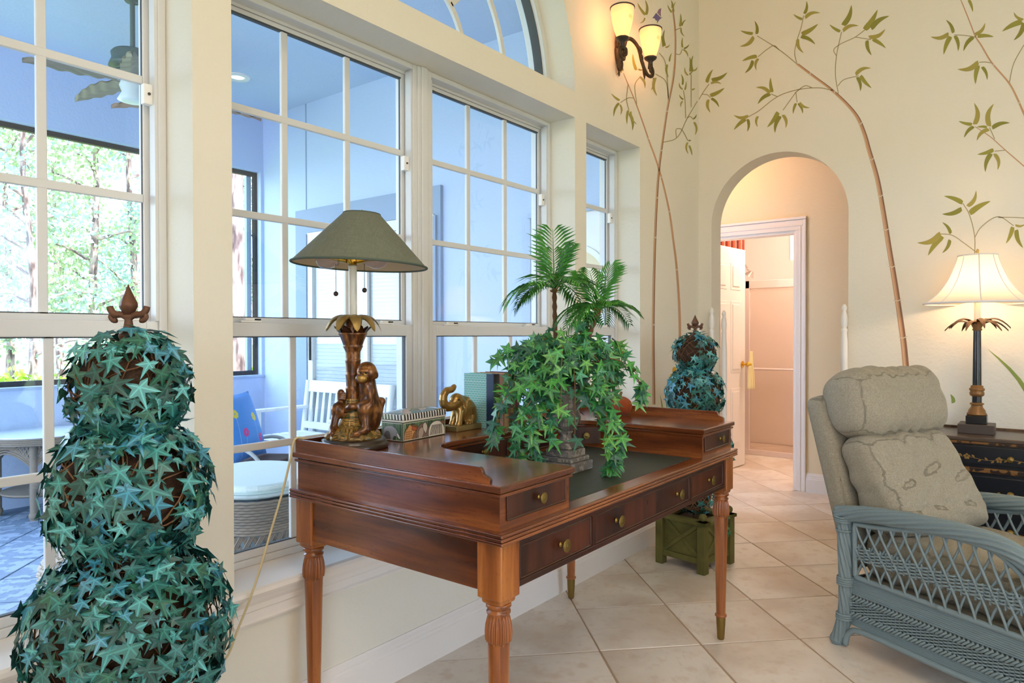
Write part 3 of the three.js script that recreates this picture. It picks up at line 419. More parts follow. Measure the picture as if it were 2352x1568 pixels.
// woven skin over a surface S(u,v) -> point: flat staves up, strands in and out across
function weave(S, nu, nv, rad, amp, N) {
  const out = []; for (let j = 0; j < nv; j++) { const pts = []; for (let i = 0; i <= nu; i++) { const u = i / nu, v = (j + 0.5) / nv, p = S(u, v), n = N(u, v); pts.push(p.clone().add(n.multiplyScalar(((i + j) % 2 ? 1 : -1) * amp))); } out.push(tube(pts, rad, 4, { caps: false })); }
  return out;
}
{ // round table by the knee wall
  const c = onY(15, 1185, PY), cx = c.x + 0.2, cz = c.z + 0.05, t = thing('wicker_table', 'round glass topped wicker table on the porch', 'table', [cx, PY, cz]), H = 0.57;
  add(t, 'top', lathe([[0.001, H], [0.33, H], [0.335, H - 0.006], [0.33, H - 0.012], [0.001, H - 0.012]], 48), mat('#dfe9f0', 0.15), 'pale glass top');
  const rim = []; for (let k = 0; k < 4; k++) { const p = []; for (let i = 0; i <= 96; i++) { const a = i / 96 * Math.PI * 2; p.push([Math.cos(a) * (0.325 + 0.004 * (i % 2)), H - 0.018 - k * 0.012, Math.sin(a) * (0.325 + 0.004 * (i % 2))]); } rim.push(tube(p, 0.007, 5, { caps: false })); } add(t, 'rim', rim, M.wick);
  for (let k = 0; k < 4; k++) { const a = k * Math.PI / 2 + 0.5, x = Math.cos(a) * 0.26, z = Math.sin(a) * 0.26; add(t, 'leg', [bar([x, 0, z], [x, H - 0.06, z], 0.024, 10), mv(sph(0.032, 12, 8), x, 0.03, z)], M.wick);
    const b = a + Math.PI / 2, x2 = Math.cos(b) * 0.26, z2 = Math.sin(b) * 0.26, arc = [], ap = []; for (let i = 0; i <= 14; i++) { const s = i / 14; arc.push([lerp(x, x2, s) * (1 + 0.3 * Math.sin(Math.PI * s)), H - 0.19 + 0.1 * Math.sin(Math.PI * s), lerp(z, z2, s) * (1 + 0.3 * Math.sin(Math.PI * s))]); }
    for (const o of [0, 0.016, 0.032]) ap.push(tube(arc.map((p) => [p[0], p[1] - o, p[2]]), 0.007, 5)); for (let i = 0; i < 14; i++) { const top = [arc[i][0], H - 0.06, arc[i][2]], tp2 = [arc[Math.min(14, i + 2)][0], H - 0.06, arc[Math.min(14, i + 2)][2]]; ap.push(bar(arc[Math.min(14, i + 2)], top, 0.006, 5), bar(arc[i], tp2, 0.006, 5)); } add(t, 'arched_skirt', ap, M.wick); }
  add(t, 'shelf', lathe([[0.001, 0.17], [0.24, 0.17], [0.245, 0.16], [0.24, 0.15], [0.001, 0.15]], 32), M.wick);
}
{ // armchair close to the glass: a rolled woven tub
  const c = atD(165, 1335, 2.15), ch = thing('wicker_armchair', 'light wicker armchair with rolled arm just outside the window', 'chair', [c.x + 0.24, PY, c.z - 0.12], -0.5), H = c.y - PY - 0.02;
  const ang = (u) => lerp(-0.55, Math.PI + 0.55, u), R = 0.2;
  const S = (u, v) => V(Math.cos(ang(u) + 0.5) * (R - 0.06 + 0.05 * v), v * H, -Math.sin(ang(u) + 0.5) * (R - 0.06 + 0.05 * v));
  const N = (u, v) => V(Math.cos(ang(u) + 0.5), 0, -Math.sin(ang(u) + 0.5)); add(ch, 'woven_side', weave(S, 56, 34, 0.0055, 0.003, N), M.wickLight);
  const RS = (u, v) => { const a = ang(u) + 0.5, th = v * Math.PI * 1.5 - 0.9, r = R + 0.075 * Math.cos(th) * 1.0; return V(Math.cos(a) * r, H + 0.0 + 0.06 * Math.sin(th), -Math.sin(a) * r); };
  const RN = (u, v) => { const a = ang(u) + 0.5, th = v * Math.PI * 1.5 - 0.9; return V(Math.cos(a) * Math.cos(th), Math.sin(th), -Math.sin(a) * Math.cos(th)); };
  const hoops = []; for (let i = 0; i <= 46; i++) { const p = []; for (let k = 0; k <= 14; k++) p.push(RS(i / 46, k / 14)); hoops.push(tube(p, 0.0062, 5)); } add(ch, 'rolled_arm', [...weave(RS, 46, 20, 0.0058, 0.006, RN), ...hoops], M.wickLight);
  add(ch, 'seat', lathe([[0.001, 0.32], [0.12, 0.32], [0.135, 0.29], [0.135, 0.24], [0.001, 0.24]], 28), mat('#c8d4d6', 0.9));
}
{ // ottoman with a pale cushion seen past the pier
  const c = atD(600, 1095, 3.55), t = thing('wicker_ottoman', 'wicker ottoman with a pale cushion outside behind the desk', 'ottoman', [c.x, PY, c.z - 0.05], 0.25), H = c.y - PY;
  const sq = (a, r) => { const e = 3.2, co = Math.cos(a), si = Math.sin(a), k = r / Math.pow(Math.pow(Math.abs(co), e) + Math.pow(Math.abs(si), e), 1 / e); return [co * k, si * k]; };
  const cu = new THREE.Shape(); for (let i = 0; i < 48; i++) { const [x, y] = sq(i / 48 * Math.PI * 2, 0.3); i ? cu.lineTo(x, y) : cu.moveTo(x, y); } cu.closePath();
  const cg = ext(cu, 0.012, 0.028, 5); cg.rotateX(-Math.PI / 2); cg.translate(0, H - 0.02, 0); add(t, 'cushion', cg, mat('#dfe9e4', 0.9, { bumpMap: fineB, bumpScale: 0.001 }), 'pale aqua cushion'); 
  const pp = []; for (let i = 0; i <= 64; i++) { const [x, y] = sq(i / 64 * Math.PI * 2, 0.336); pp.push([x, H - 0.012, y]); } add(t, 'piping', tube(pp, 0.007, 6, { caps: false }), mat('#c2d4cc', 0.8));
  const S = (u, v) => { const [x, y] = sq(u * Math.PI * 2, 0.3 + 0.04 * v); return V(x, lerp(0.3, H - 0.05, v), y); }, N = (u) => { const [x, y] = sq(u * Math.PI * 2, 1); return V(x, 0, y).normalize(); };
  add(t, 'woven_band', weave(S, 96, 12, 0.008, 0.005, N), M.wick);
  const lat = []; for (let i = 0; i < 44; i++) for (const s of [-1, 1]) { const pts = []; for (let k = 0; k <= 4; k++) { const a = (i + s * k / 4 * 3) / 44 * Math.PI * 2, [x, y] = sq(a, 0.295 + s * 0.004); pts.push([x, lerp(0.3, 0.04, k / 4), y]); } for (const o of [-0.008, 0, 0.008]) lat.push(tube(pts.map((p) => [p[0] + o * 0.7, p[1], p[2] + o * 0.7]), 0.0045, 4, { caps: false })); }
  add(t, 'lattice_skirt', lat, M.wick); add(t, 'liner', bx(-0.22, 0.22, 0.05, H - 0.05, -0.22, 0.22, 0.08), mat('#9db3bb', 0.9));
}
{ // white slatted bench against the end wall
  const b = thing('garden_bench', 'white slatted garden bench by the sliding door', 'bench', [XP - 0.1, PY, -4.57]); const W = 0.53, m = mat('#edf1f2', 0.5); // origin: back, middle of its length; seat towards -x
  const sl = (z) => [[0, 0.42, z], [0.055, 0.86, z]];
  for (const z of [-W, W]) { add(b, 'back_leg', [bar([-0.06, 0, z], [-0.06, 0.42, z], 0.026, 6), tube([[-0.06, 0.4, z], [0, 0.86, z]], 0.026, 6)], m); add(b, 'front_leg', bx(-0.53, -0.48, 0, 0.63, z - 0.025, z + 0.025, 0.004), m); add(b, 'arm', bx(-0.58, -0.02, 0.62, 0.645, z - 0.035, z + 0.035, 0.006), m); add(b, 'side_rail', bx(-0.5, -0.06, 0.35, 0.41, z - 0.015, z + 0.015), m); }
  add(b, 'top_rail', mv(rot(bb(0.03, 0.1, 2 * W + 0.04, 0.006), 0, 0, -0.13), 0, 0.81, 0), m); add(b, 'lower_rail', mv(bb(0.03, 0.06, 2 * W, 0.006), -0.05, 0.48, 0), m);
  for (let i = 0; i < 12; i++) { const z = -W + 0.07 + i * (2 * W - 0.14) / 11; add(b, 'back_slat', tube([[-0.05, 0.49, z], [-0.008, 0.78, z]], 0.022, 4, { flat: 0.4, up: V(1, 0, 0) }), m); }
  for (let i = 0; i < 6; i++) add(b, 'seat_slat', bx(-0.53 + i * 0.08, -0.465 + i * 0.08, 0.41, 0.43, -W, W, 0.004), m);
}
{ // blue cushion on a wire chair near the corner
  const c = atD(572, 985, 5.0), ch = thing('rattan_chair', 'dark rattan chair with curled frame under the blue cushion', 'chair', [c.x, PY, c.z], 0.55), H = c.y - PY - 0.22, cane = mat('#b5b7b4', 0.5);
  const fr = []; for (const s of [-1, 1]) { fr.push(tube(smooth([[s * 0.28, 0, 0.25], [s * 0.29, H, 0.24], [s * 0.28, H + 0.12, 0.1], [s * 0.26, H + 0.1, -0.15]], 16), 0.014), tube(smooth([[s * 0.26, 0, -0.22], [s * 0.26, H, -0.22], [s * 0.24, H + 0.5, -0.3]], 12), 0.014), tube(smooth([[s * 0.28, 0.03, 0.24], [s * 0.1, H * 0.6, 0.26], [s * 0.22, H * 0.8, 0.26], [s * 0.1, H * 0.95, 0.25]], 16), 0.011)); }
  fr.push(tube(smooth([[-0.24, H + 0.5, -0.3], [0, H + 0.56, -0.32], [0.24, H + 0.5, -0.3]], 10), 0.014)); add(ch, 'frame', fr, cane);
  add(ch, 'seat', bx(-0.27, 0.27, H - 0.03, H, -0.24, 0.25, 0.012), mat('#4b3a34', 0.8));
  const pl = thing('blue_cushion', 'square blue cushion with painted flowers propped on the rattan chair', 'cushion', [c.x, PY + H, c.z], 0.55);
  const pg = (() => { const n = 20, p = [], idx = [], uv = []; for (const s of [1, -1]) for (let i = 0; i <= n; i++) for (let j = 0; j <= n; j++) { const x = i / n * 2 - 1, y = j / n * 2 - 1, k = Math.pow((1 - x * x) * (1 - y * y), 0.45), pin = 1 + 0.06 * (x * x + y * y); p.push(x * 0.22 * pin, y * 0.22 * pin, s * (0.07 * k + 0.002)); uv.push(i / n, j / n); }
    for (let s = 0; s < 2; s++) for (let i = 0; i < n; i++) for (let j = 0; j < n; j++) { const a = s * (n + 1) ** 2 + i * (n + 1) + j, b = a + n + 1; s ? idx.push(a, a + 1, b, a + 1, b + 1, b) : idx.push(a, b, a + 1, a + 1, b, b + 1); }
    const g = new THREE.BufferGeometry(); g.setAttribute('position', new THREE.Float32BufferAttribute(p, 3)); g.setAttribute('uv', new THREE.Float32BufferAttribute(uv, 2)); g.setIndex(idx); g.computeVertexNormals(); return g; })();
  const pm = mat('#ffffff', 0.45, { map: canvasTex(256, 256, (k, w) => { k.fillStyle = '#3f8fe0'; k.fillRect(0, 0, w, w); k.strokeStyle = '#a9c9ee'; k.lineWidth = 2; for (const [x, y, c] of [[0.2, 0.3, '#e8d23c'], [0.33, 0.62, '#e0358f'], [0.7, 0.4, '#e8d23c'], [0.78, 0.75, '#e0358f']]) { k.beginPath(); k.moveTo(x * w, y * w); k.lineTo(x * w - 10, w); k.stroke(); k.fillStyle = c; for (let a = 0; a < 7; a++) { k.beginPath(); k.arc(x * w + Math.cos(a * 0.9) * 11, y * w + Math.sin(a * 0.9) * 11, 8, 0, 7); k.fill(); } } }) });
  const pb = add(pl, 'pillow', mv(rot(pg, -0.3), 0, 0.24, -0.06), pm);
}
// ---------------------------------------------------------------- garden
M.grass = mat('#ffffff', 0.95, { map: tex(512, 512, (u, v) => mix3([96, 122, 62], [158, 168, 98], fbm(u, v, 12, 12, 201, 5)), [4, 4]) });
{ const g = new THREE.PlaneGeometry(140, 90); g.rotateX(-Math.PI / 2); g.translate(5, -0.16, ZF - 44); const l = struct('ground', metres(g), M.grass, 'lawn beyond the porch', 'lawn'); }
struct('ground_yard', metres(bx(-30, 40, -0.3, -0.17, ZB + 0.25, 40)), M.grass, 'lawn behind the house', 'lawn');
M.bark = mat('#ffffff', 0.95, { map: tex(256, 256, (u, v) => { const a = fbm(u, v, 5, 9, 301, 4), b = fbm(u, v, 9, 20, 311, 3); return mix3([82, 66, 66], [176, 154, 148], sstep(0.3, 0.7, a * 0.6 + b * 0.4)); }, [1.2, 0.6]), bumpMap: tex(256, 256, (u, v) => [255 * fbm(u, v, 5, 9, 301, 4)], [1.2, 0.6], false), bumpScale: 0.03 });
M.leafs = ['#8fa585', '#a9bb8c', '#7f9c8c', '#9db8ad'].map((c) => mat(c, 0.7, { transmission: 0.35, thickness: 0 }));
const leafQuad = (s) => { const g = new THREE.BufferGeometry(); g.setAttribute('position', new THREE.Float32BufferAttribute([0, 0, 0, s * 0.35, s * 0.5, s * 0.08, 0, s, 0, 0, 0, 0, 0, s, 0, -s * 0.35, s * 0.5, s * 0.08], 3)); g.computeVertexNormals(); return g; };
function foliage(n, centre, spread, size) { // many leaves as one geometry
  const pos = [], nor = [], q = leafQuad(1).attributes.position, m = new THREE.Matrix4(), e = new THREE.Euler(), v = V(0, 0, 0);
  for (let i = 0; i < n; i++) { const c = centre(i); e.set(rr(0, 6.3), rr(0, 6.3), rr(0, 6.3)); const s = size * rr(0.6, 1.3); m.makeRotationFromEuler(e); const p0 = [c[0] + spread[0] * (rnd() + rnd() - 1), c[1] + spread[1] * (rnd() + rnd() - 1), c[2] + spread[2] * (rnd() + rnd() - 1)];
    for (let k = 0; k < 6; k++) { v.set(q.getX(k), q.getY(k), q.getZ(k)).multiplyScalar(s).applyMatrix4(m); pos.push(v.x + p0[0], v.y + p0[1], v.z + p0[2]); } }
  const g = new THREE.BufferGeometry(); g.setAttribute('position', new THREE.Float32BufferAttribute(pos, 3)); g.computeVertexNormals(); return g;
}
function tree(px, d, r, h, leafN, leafMat, label, { lean = 0, crown = 0.14, name = 'tree', size = 0.11 } = {}) {
  const b = atD(px, 800, d), t = thing(name, label, 'tree', [b.x, -0.16, b.z], rr(0, 6), 'trees beyond the porch');
  const P = smooth([[0, 0, 0], [lean * 0.3 * h * 0.2, h * 0.35, rr(-0.1, 0.1)], [lean * h * 0.1, h * 0.7, rr(-0.2, 0.2)], [lean * h * 0.16, h, 0]], 14);
  add(t, 'trunk', tube(P, (s) => r * (1.15 - 0.75 * s), 12), M.bark);
  const br = [], tips = [];
  for (let i = 0; i < 16; i++) { const s = lerp(crown, 0.98, i / 15), o = P[Math.round(s * 14)], a = rr(0, 6.28), L = h * rr(0.12, 0.24), tip = V(o.x + Math.cos(a) * L, o.y + L * rr(0.1, 0.6), o.z + Math.sin(a) * L); br.push(tube(smooth([o, o.clone().lerp(tip, 0.5).add(V(0, 0.12, 0)), tip], 6), (q) => r * 0.3 * (1 - q) + 0.008, 6)); for (const q of [0.45, 0.75, 1]) tips.push(o.clone().lerp(tip, q)); }
  add(t, 'branches', br, M.bark);
  if (leafN) { const f = add(t, 'foliage', foliage(leafN * 3, () => { const c = pick(tips); return [c.x, c.y, c.z]; }, [0.75, 0.6, 0.75], size), leafMat); f.userData.kind = 'stuff'; }
}
tree(547, 9.2, 0.135, 9, 500, M.leafs[2], 'tall pine with thick flaking bark close behind the porch corner', { crown: 0.6, name: 'pine_tree' });
tree(72, 13, 0.07, 6.5, 1300, M.leafs[3], 'slim grey tree with a forked crown beyond the porch', { lean: 0.4 });
tree(22, 16, 0.08, 7, 1500, M.leafs[0], 'leafy slim tree beside the forked grey tree', { lean: -0.3 });
tree(215, 15, 0.09, 6.5, 1700, M.leafs[1], 'yellow green tree standing beyond the porch fan');
tree(300, 18, 0.1, 8, 1900, M.leafs[3], 'blue green leafy tree behind the yellow green tree', { lean: 0.3 });
tree(140, 22, 0.12, 9, 1700, M.leafs[0], 'far leafy tree behind the slim trees');
tree(-60, 14, 0.1, 7, 1200, M.leafs[1], 'bright leafy tree at the open end of the garden');
tree(600, 17, 0.1, 8, 1500, M.leafs[1], 'light green tree behind the pine');
tree(470, 15, 0.1, 8, 1200, M.leafs[0], 'green tree behind the pier of the porch');
function shrub(px, d, w, h, label) { const b = atD(px, 800, d), t = thing('shrub', label, 'shrub', [b.x, -0.16, b.z], 0, 'shrubs beyond the porch wall'); const st = []; for (let i = 0; i < 7; i++) st.push(bar([0, 0, 0], [rr(-w, w) * 0.5, h * 0.7, rr(-w, w) * 0.5], 0.012, 5)); add(t, 'stems', st, M.bark); const f = add(t, 'foliage', foliage(1100, () => { const a = rr(0, 6.28), q = Math.sqrt(rnd()); return [Math.cos(a) * w * q, h * (0.15 + 0.75 * rnd() * Math.sqrt(1 - q * q * 0.7)), Math.sin(a) * w * q]; }, [0.1, 0.1, 0.1], 0.11), M.shrub ??= mat('#93b52f', 0.6, { transmission: 0.3, thickness: 0 })); f.userData.kind = 'stuff'; }
shrub(30, 9.3, 0.75, 1.0, 'bright green shrub in front of the slim trees'); shrub(235, 10.8, 0.6, 0.9, 'bright green shrub in front of the yellow green tree'); shrub(575, 8.4, 0.5, 0.95, 'bright green shrub at the foot of the pine'); shrub(530, 10.5, 0.6, 1.0, 'green shrub behind the pine');
// ---------------------------------------------------------------- the desk
const FACE = YAW - Math.PI / 2;   // a thing turned so that its x runs along the picture
const DX = 1.201, DZ = -0.955, DECK = 0.858, TOP = 0.752;
{
  const d = thing('writing_desk', 'mahogany writing desk with raised U shaped drawer gallery and green leather top', 'desk', [DX, 0, DZ]);
  const L = 1.5, W = 0.8;
  const edge = []; for (let k = 0; k < 3; k++) edge.push(bx(0, L, 0.7245 + k * 0.009, 0.7335 + k * 0.009, -W, 0, 0.0042));
  add(d, 'reeded_top', [metres(mg(edge), 'x'), metres(bx(0.004, L - 0.004, 0.724, TOP, -W + 0.004, -0.004, 0.002), 'x', 0.4)], M.wood);
  add(d, 'leather_inset', bx(0.345, 1.175, TOP - 0.001, TOP + 0.0012, -0.56, -0.055), M.leather, 'dark green leather writing surface');
  // apron
  for (const [x0, x1] of [[0.014, 0.086], [1.414, 1.486]]) for (const [z0, z1] of [[-0.086, -0.014], [-0.786, -0.714]]) add(d, 'corner_post', metres(mg([bx(x0, x1, 0.592, 0.726, z0, z1, 0.004), bx(x0 + 0.006, x1 - 0.006, 0.578, 0.6, z0 + 0.006, z1 - 0.006, 0.008)]), 'y', x0 + z0), M.woodLeg);
  for (const x of [0.022, 1.464]) add(d, 'side_apron', metres(bx(x, x + 0.014, 0.606, 0.726, -0.716, -0.084, 0.002), 'z', x), M.wood);
  add(d, 'back_apron', metres(bx(0.084, 1.416, 0.606, 0.726, -0.778, -0.764), 'x', 0.2), M.woodShaded);
  add(d, 'front_apron', metres(mg([bx(0.084, 1.416, 0.606, 0.621, -0.036, -0.022, 0.002), bx(0.084, 1.416, 0.704, 0.726, -0.036, -0.022, 0.002), bx(0.084, 0.098, 0.621, 0.704, -0.036, -0.0222), bx(0.426, 0.444, 0.621, 0.704, -0.036, -0.0222), bx(1.086, 1.104, 0.621, 0.704, -0.036, -0.0222), bx(1.404, 1.416, 0.621, 0.704, -0.036, -0.0222)]), 'x', 0.1), M.woodShaded);
  const knobG = (s) => rot(lathe([[0.0001, 0], [0.008, 0], [0.008, 0.002], [0.0045, 0.005], [0.004, 0.012], [0.012, 0.016], [0.0165, 0.018], [0.0168, 0.0205], [0.0145, 0.0215], [0.0135, 0.0205], [0.0105, 0.021], [0.0095, 0.0225], [0.006, 0.0215], [0.004, 0.023], [0.0001, 0.0235]].map(([r, y]) => [r * s, y * s]), 24), Math.PI / 2);
  const kBig = knobG(1), kSmall = knobG(0.8);
  const bead = (x0, x1, y0, y1, z, r = 0.0028) => [bar([x0, y0, z], [x1, y0, z], r, 6), bar([x0, y1, z], [x1, y1, z], r, 6), bar([x0, y0, z], [x0, y1, z], r, 6), bar([x1, y0, z], [x1, y1, z], r, 6)];
  const drawer = (x0, x1, y0, y1, z, knobs, kg, key) => { const m = add(d, 'drawer', metres(bx(x0 + 0.002, x1 - 0.002, y0 + 0.002, y1 - 0.002, z - 0.014, z, 0.001), 'y', x0), M.woodShaded); add(m, 'bead', bead(x0 + 0.003, x1 - 0.003, y0 + 0.003, y1 - 0.003, z), M.woodEdge, 'dark beaded edge'); for (const kx of knobs) { const k = add(m, 'knob', kg, M.brassOld, 'round brass knob with rings'); k.position.set(kx, (y0 + y1) / 2, z); } if (key) add(m, 'keyhole', [mv(rot(cyl(0.0025, 0.0025, 0.001, 10), Math.PI / 2), key, (y0 + y1) / 2 + 0.018, z), bx(key - 0.001, key + 0.001, (y0 + y1) / 2 + 0.006, (y0 + y1) / 2 + 0.018, z - 0.001, z + 0.0006)], M.black); };
  drawer(0.098, 0.426, 0.621, 0.704, -0.026, [0.275], kBig); drawer(0.444, 1.086, 0.621, 0.704, -0.026, [0.565, 0.985], kBig, 0.765); drawer(1.104, 1.404, 0.621, 0.704, -0.026, [1.265], kBig);
  // upper U
  const U = (i, r0) => { const s = new THREE.Shape(), a = 0.02 - i, e = L - a, f = 0.022 - i, b = 0.782 + i, xl = 0.308 + i, xr = 1.192 - i, back = 0.565 - i, rad = 0.15; s.moveTo(a, f); s.lineTo(xl, f); s.lineTo(xl, back - rad); s.quadraticCurveTo(xl, back, xl + rad * 0.9, back); s.lineTo(xr - rad * 0.9, back); s.quadraticCurveTo(xr, back, xr, back - rad); s.lineTo(xr, f); s.lineTo(e, f); s.lineTo(e, b); s.lineTo(a, b); s.closePath(); return s; };
  const ub = ext(U(0), 0.0905); ub.rotateX(-Math.PI / 2); ub.translate(0, TOP, 0); add(d, 'upper_carcass', metres(ub, 'x', 0.63), M.wood);
  const lip = ext(U(0.005), 0.004, 0.002); lip.rotateX(-Math.PI / 2); lip.translate(0, 0.8325, 0);
  const dk = ext(U(0.007), 0.0085, 0.004, 3); dk.rotateX(-Math.PI / 2); dk.translate(0, 0.8455, 0); add(d, 'deck', [metres(dk, 'x', 0.9), metres(lip, 'x', 0.2)], M.wood);
  drawer(0.042, 0.29, 0.772, 0.838, -0.0195, [0.17], kSmall); drawer(1.21, 1.458, 0.772, 0.838, -0.0195, [1.36], kSmall);
  drawer(0.47, 0.74, 0.766, 0.834, -0.5635, [0.605], kSmall); drawer(0.76, 1.03, 0.766, 0.834, -0.5635, [0.895], kSmall);
  for (const [x, y] of [[0.345, -0.49], [1.155, -0.49]]) { const g = bb(0.12, 0.066, 0.006, 0.001); g.rotateY(x < 0.7 ? 0.85 : -0.85); const m = add(d, 'curved_drawer', metres(mv(g, x + (x < 0.7 ? 0.003 : -0.003), 0.8, y + 0.0), 'y'), M.woodShaded); const k = add(m, 'knob', kSmall, M.brassOld); k.position.set(x, 0.8, y); k.rotation.y = x < 0.7 ? 0.85 : -0.85; }
  const gs = new THREE.Shape(); gs.moveTo(0.786, 0); gs.lineTo(0.05, 0); gs.lineTo(0.049, 0.01); gs.quadraticCurveTo(0.052, 0.016, 0.06, 0.017); gs.quadraticCurveTo(0.07, 0.019, 0.072, 0.028); gs.quadraticCurveTo(0.074, 0.035, 0.082, 0.036); gs.lineTo(0.786, 0.036); gs.closePath();
  for (const x of [0.017, 1.472]) { const g = ext(gs, 0.007, 0.002); g.rotateY(Math.PI / 2); g.translate(x, DECK - 0.001, 0); add(d, 'gallery_rail', metres(g, 'z', x), M.wood); }
  add(d, 'gallery_rail', metres(bx(0.016, 1.484, DECK - 0.001, DECK + 0.035, -0.787, -0.776, 0.002), 'x'), M.wood);
  // legs
  const prof = [[0.0001, 0.58], [0.027, 0.58], [0.03, 0.576], [0.03, 0.57], [0.0245, 0.566], [0.0235, 0.562], [0.0285, 0.559], [0.0285, 0.555], [0.025, 0.551], [0.0275, 0.543], [0.031, 0.528], [0.0325, 0.511], [0.0322, 0.498], [0.031, 0.49], [0.0265, 0.489], [0.0262, 0.482], [0.0175, 0.102], [0.0175, 0.1], [0.0225, 0.098], [0.0228, 0.092], [0.0185, 0.09], [0.0178, 0.087]];
  const leg = lathe(prof, 108); { const p = leg.attributes.position; for (let i = 0; i < p.count; i++) { const y = p.getY(i); if (y < 0.552 && y > 0.4885) { const x = p.getX(i), z = p.getZ(i), k = 1 - 0.13 * Math.pow(0.5 + 0.5 * Math.cos(Math.atan2(z, x) * 18), 1.5) * sstep(0.552, 0.545, y); p.setX(i, x * k); p.setZ(i, z * k); } } leg.computeVertexNormals(); }
  const legW = metres(leg, 'y', 0.2), fer = lathe([[0.0178, 0.088], [0.0182, 0.085], [0.0172, 0.06], [0.0135, 0.004], [0.011, 0], [0.0001, 0]], 28);
  for (const [x, z] of [[0.05, -0.05], [1.45, -0.05], [0.05, -0.75], [1.45, -0.75]]) { const m = add(d, 'leg', legW, M.woodLeg); m.position.set(x, 0, z); add(m, 'ferrule', fer, M.brassOld, 'aged brass ferrule'); }
}
// ---------------------------------------------------------------- lamp with a monkey hugging a palm trunk
const pxl = (s, cx, by) => (px, py, z = 0) => [(px - cx) * s, (by - py) * s, z];
{
  const S = 0.00133, q = pxl(S, 812, 1026);
  const l = thing('table_lamp', 'bronze monkey and palm trunk lamp with a wide olive shade', 'lamp', [1.371, DECK, -1.669], FACE);
  const bronze = mat('#ffffff', 0.3, { map: tex(256, 256, (u, v) => mix3([74, 40, 18], [150, 96, 44], sstep(0.3, 0.75, fbm(u, v, 6, 10, 401, 4))), [0.12, 0.12]), metalness: 0.35, clearcoat: 0.3, clearcoatRoughness: 0.3 });
  const gold = mat('#a98d52', 0.38, { metalness: 0.6 }), grassy = mat('#ffffff', 0.4, { map: tex(256, 128, (u, v) => { const a = fbm(u, v, 40, 4, 411, 3); return a > 0.55 ? [176, 136, 70] : a > 0.42 ? [142, 100, 44] : [66, 72, 40]; }, [0.12, 0.06]), metalness: 0.3 });
  add(l, 'plinth', lathe([[0.0001, 0], [0.1, 0], [0.105, 0.004], [0.106, 0.012], [0.102, 0.017], [0.098, 0.019], [0.098, 0.024], [0.094, 0.03], [0.083, 0.032], [0.0001, 0.032]], 56), mat('#2e2118', 0.35, { clearcoat: 0.3 }), 'round black plinth');
  const mound = lathe([[0.081, 0.031], [0.083, 0.036], [0.078, 0.047], [0.064, 0.055], [0.05, 0.062], [0.038, 0.08], [0.032, 0.1], [0.026, 0.13], [0.0245, 0.15]], 60); { const p = mound.attributes.position; for (let i = 0; i < p.count; i++) { const a = Math.atan2(p.getZ(i), p.getX(i)), y = p.getY(i), k = 1 + 0.05 * Math.sin(a * 17 + y * 60) + 0.03 * Math.sin(a * 31); p.setX(i, p.getX(i) * k); p.setZ(i, p.getZ(i) * k); } mound.computeVertexNormals(); } add(l, 'grass_mound', metres(mound, 'y'), grassy, 'gilded grassy mound');
  const tr = []; for (let i = 0; i <= 90; i++) { const t = i / 90, y = 0.06 + t * 0.29, seg = (t * 7) % 1; tr.push([(0.0245 - 0.003 * Math.sin(t * 3) + (t > 0.8 ? (t - 0.8) * 0.09 : 0)) * (1 + 0.1 * Math.pow(seg, 4) - 0.04 * seg * 0), y]); } add(l, 'palm_trunk', metres(lathe(tr, 36), 'y'), bronze);
  // calyx petals and drooping leaves
  const petal = (len, wid, pts) => { const n = 12, m = 6, p = [], idx = [], C = smooth(pts, n); for (let i = 0; i <= n; i++) { const t = i / n, w = wid * Math.pow(Math.sin(Math.PI * clamp(0.28 + t * 0.7, 0, 1)), 0.7) * (t > 0.97 ? 0.2 : 1); for (let j = 0; j <= m; j++) { const s = j / m * 2 - 1; p.push(C[i].x, C[i].y - 0.28 * w * s * s, s * w); } } for (let i = 0; i < n; i++) for (let j = 0; j < m; j++) { const a = i * (m + 1) + j; idx.push(a, a + 1, a + m + 1, a + 1, a + m + 2, a + m + 1); } const g = new THREE.BufferGeometry(); g.setAttribute('position', new THREE.Float32BufferAttribute(p, 3)); g.setIndex(idx); g.computeVertexNormals(); const g2 = g.clone(); g2.translate(0, -0.0035, 0); return mg([g, g2]); };
  const p1 = petal(0, 0.019, [[0.008, 0.398, 0], [0.035, 0.405, 0], [0.066, 0.392, 0], [0.086, 0.357, 0]]), p2 = petal(0, 0.017, [[0.02, 0.315, 0], [0.033, 0.345, 0], [0.043, 0.362, 0], [0.058, 0.372, 0]]);
  for (let k = 0; k < 9; k++) { const m = add(l, 'palm_leaf', p1, gold, 'gilded drooping leaf'); m.rotation.y = k * Math.PI * 2 / 9 + 0.2; }
  for (let k = 0; k < 7; k++) { const m = add(l, 'calyx_petal', p2, bronze); m.rotation.y = k * Math.PI * 2 / 7; }
  add(l, 'crown_core', lathe([[0.024, 0.33], [0.03, 0.35], [0.02, 0.395], [0.0001, 0.4]], 24), bronze);
  add(l, 'pole', lathe([[0.0125, 0.385], [0.0125, 0.548], [0.0135, 0.55], [0.0135, 0.556], [0.0001, 0.556]], 24), mat('#e9e4d6', 0.35), 'white enamelled pole');
  // sockets, bulbs, chains
  const sock = add(l, 'socket_cluster', [mv(sph(0.022, 20, 14), 0, 0.575, 0), mv(rot(cyl(0.016, 0.014, 0.05, 16), 0, 0, Math.PI / 2 - 0.15), -0.04, 0.58, 0.005), mv(rot(cyl(0.014, 0.016, 0.05, 16), 0, 0, Math.PI / 2 + 0.15), 0.04, 0.578, 0.005), bar([0, 0.59, 0], [0, 0.715, 0], 0.003, 8)], M.brass, 'brass lamp sockets');
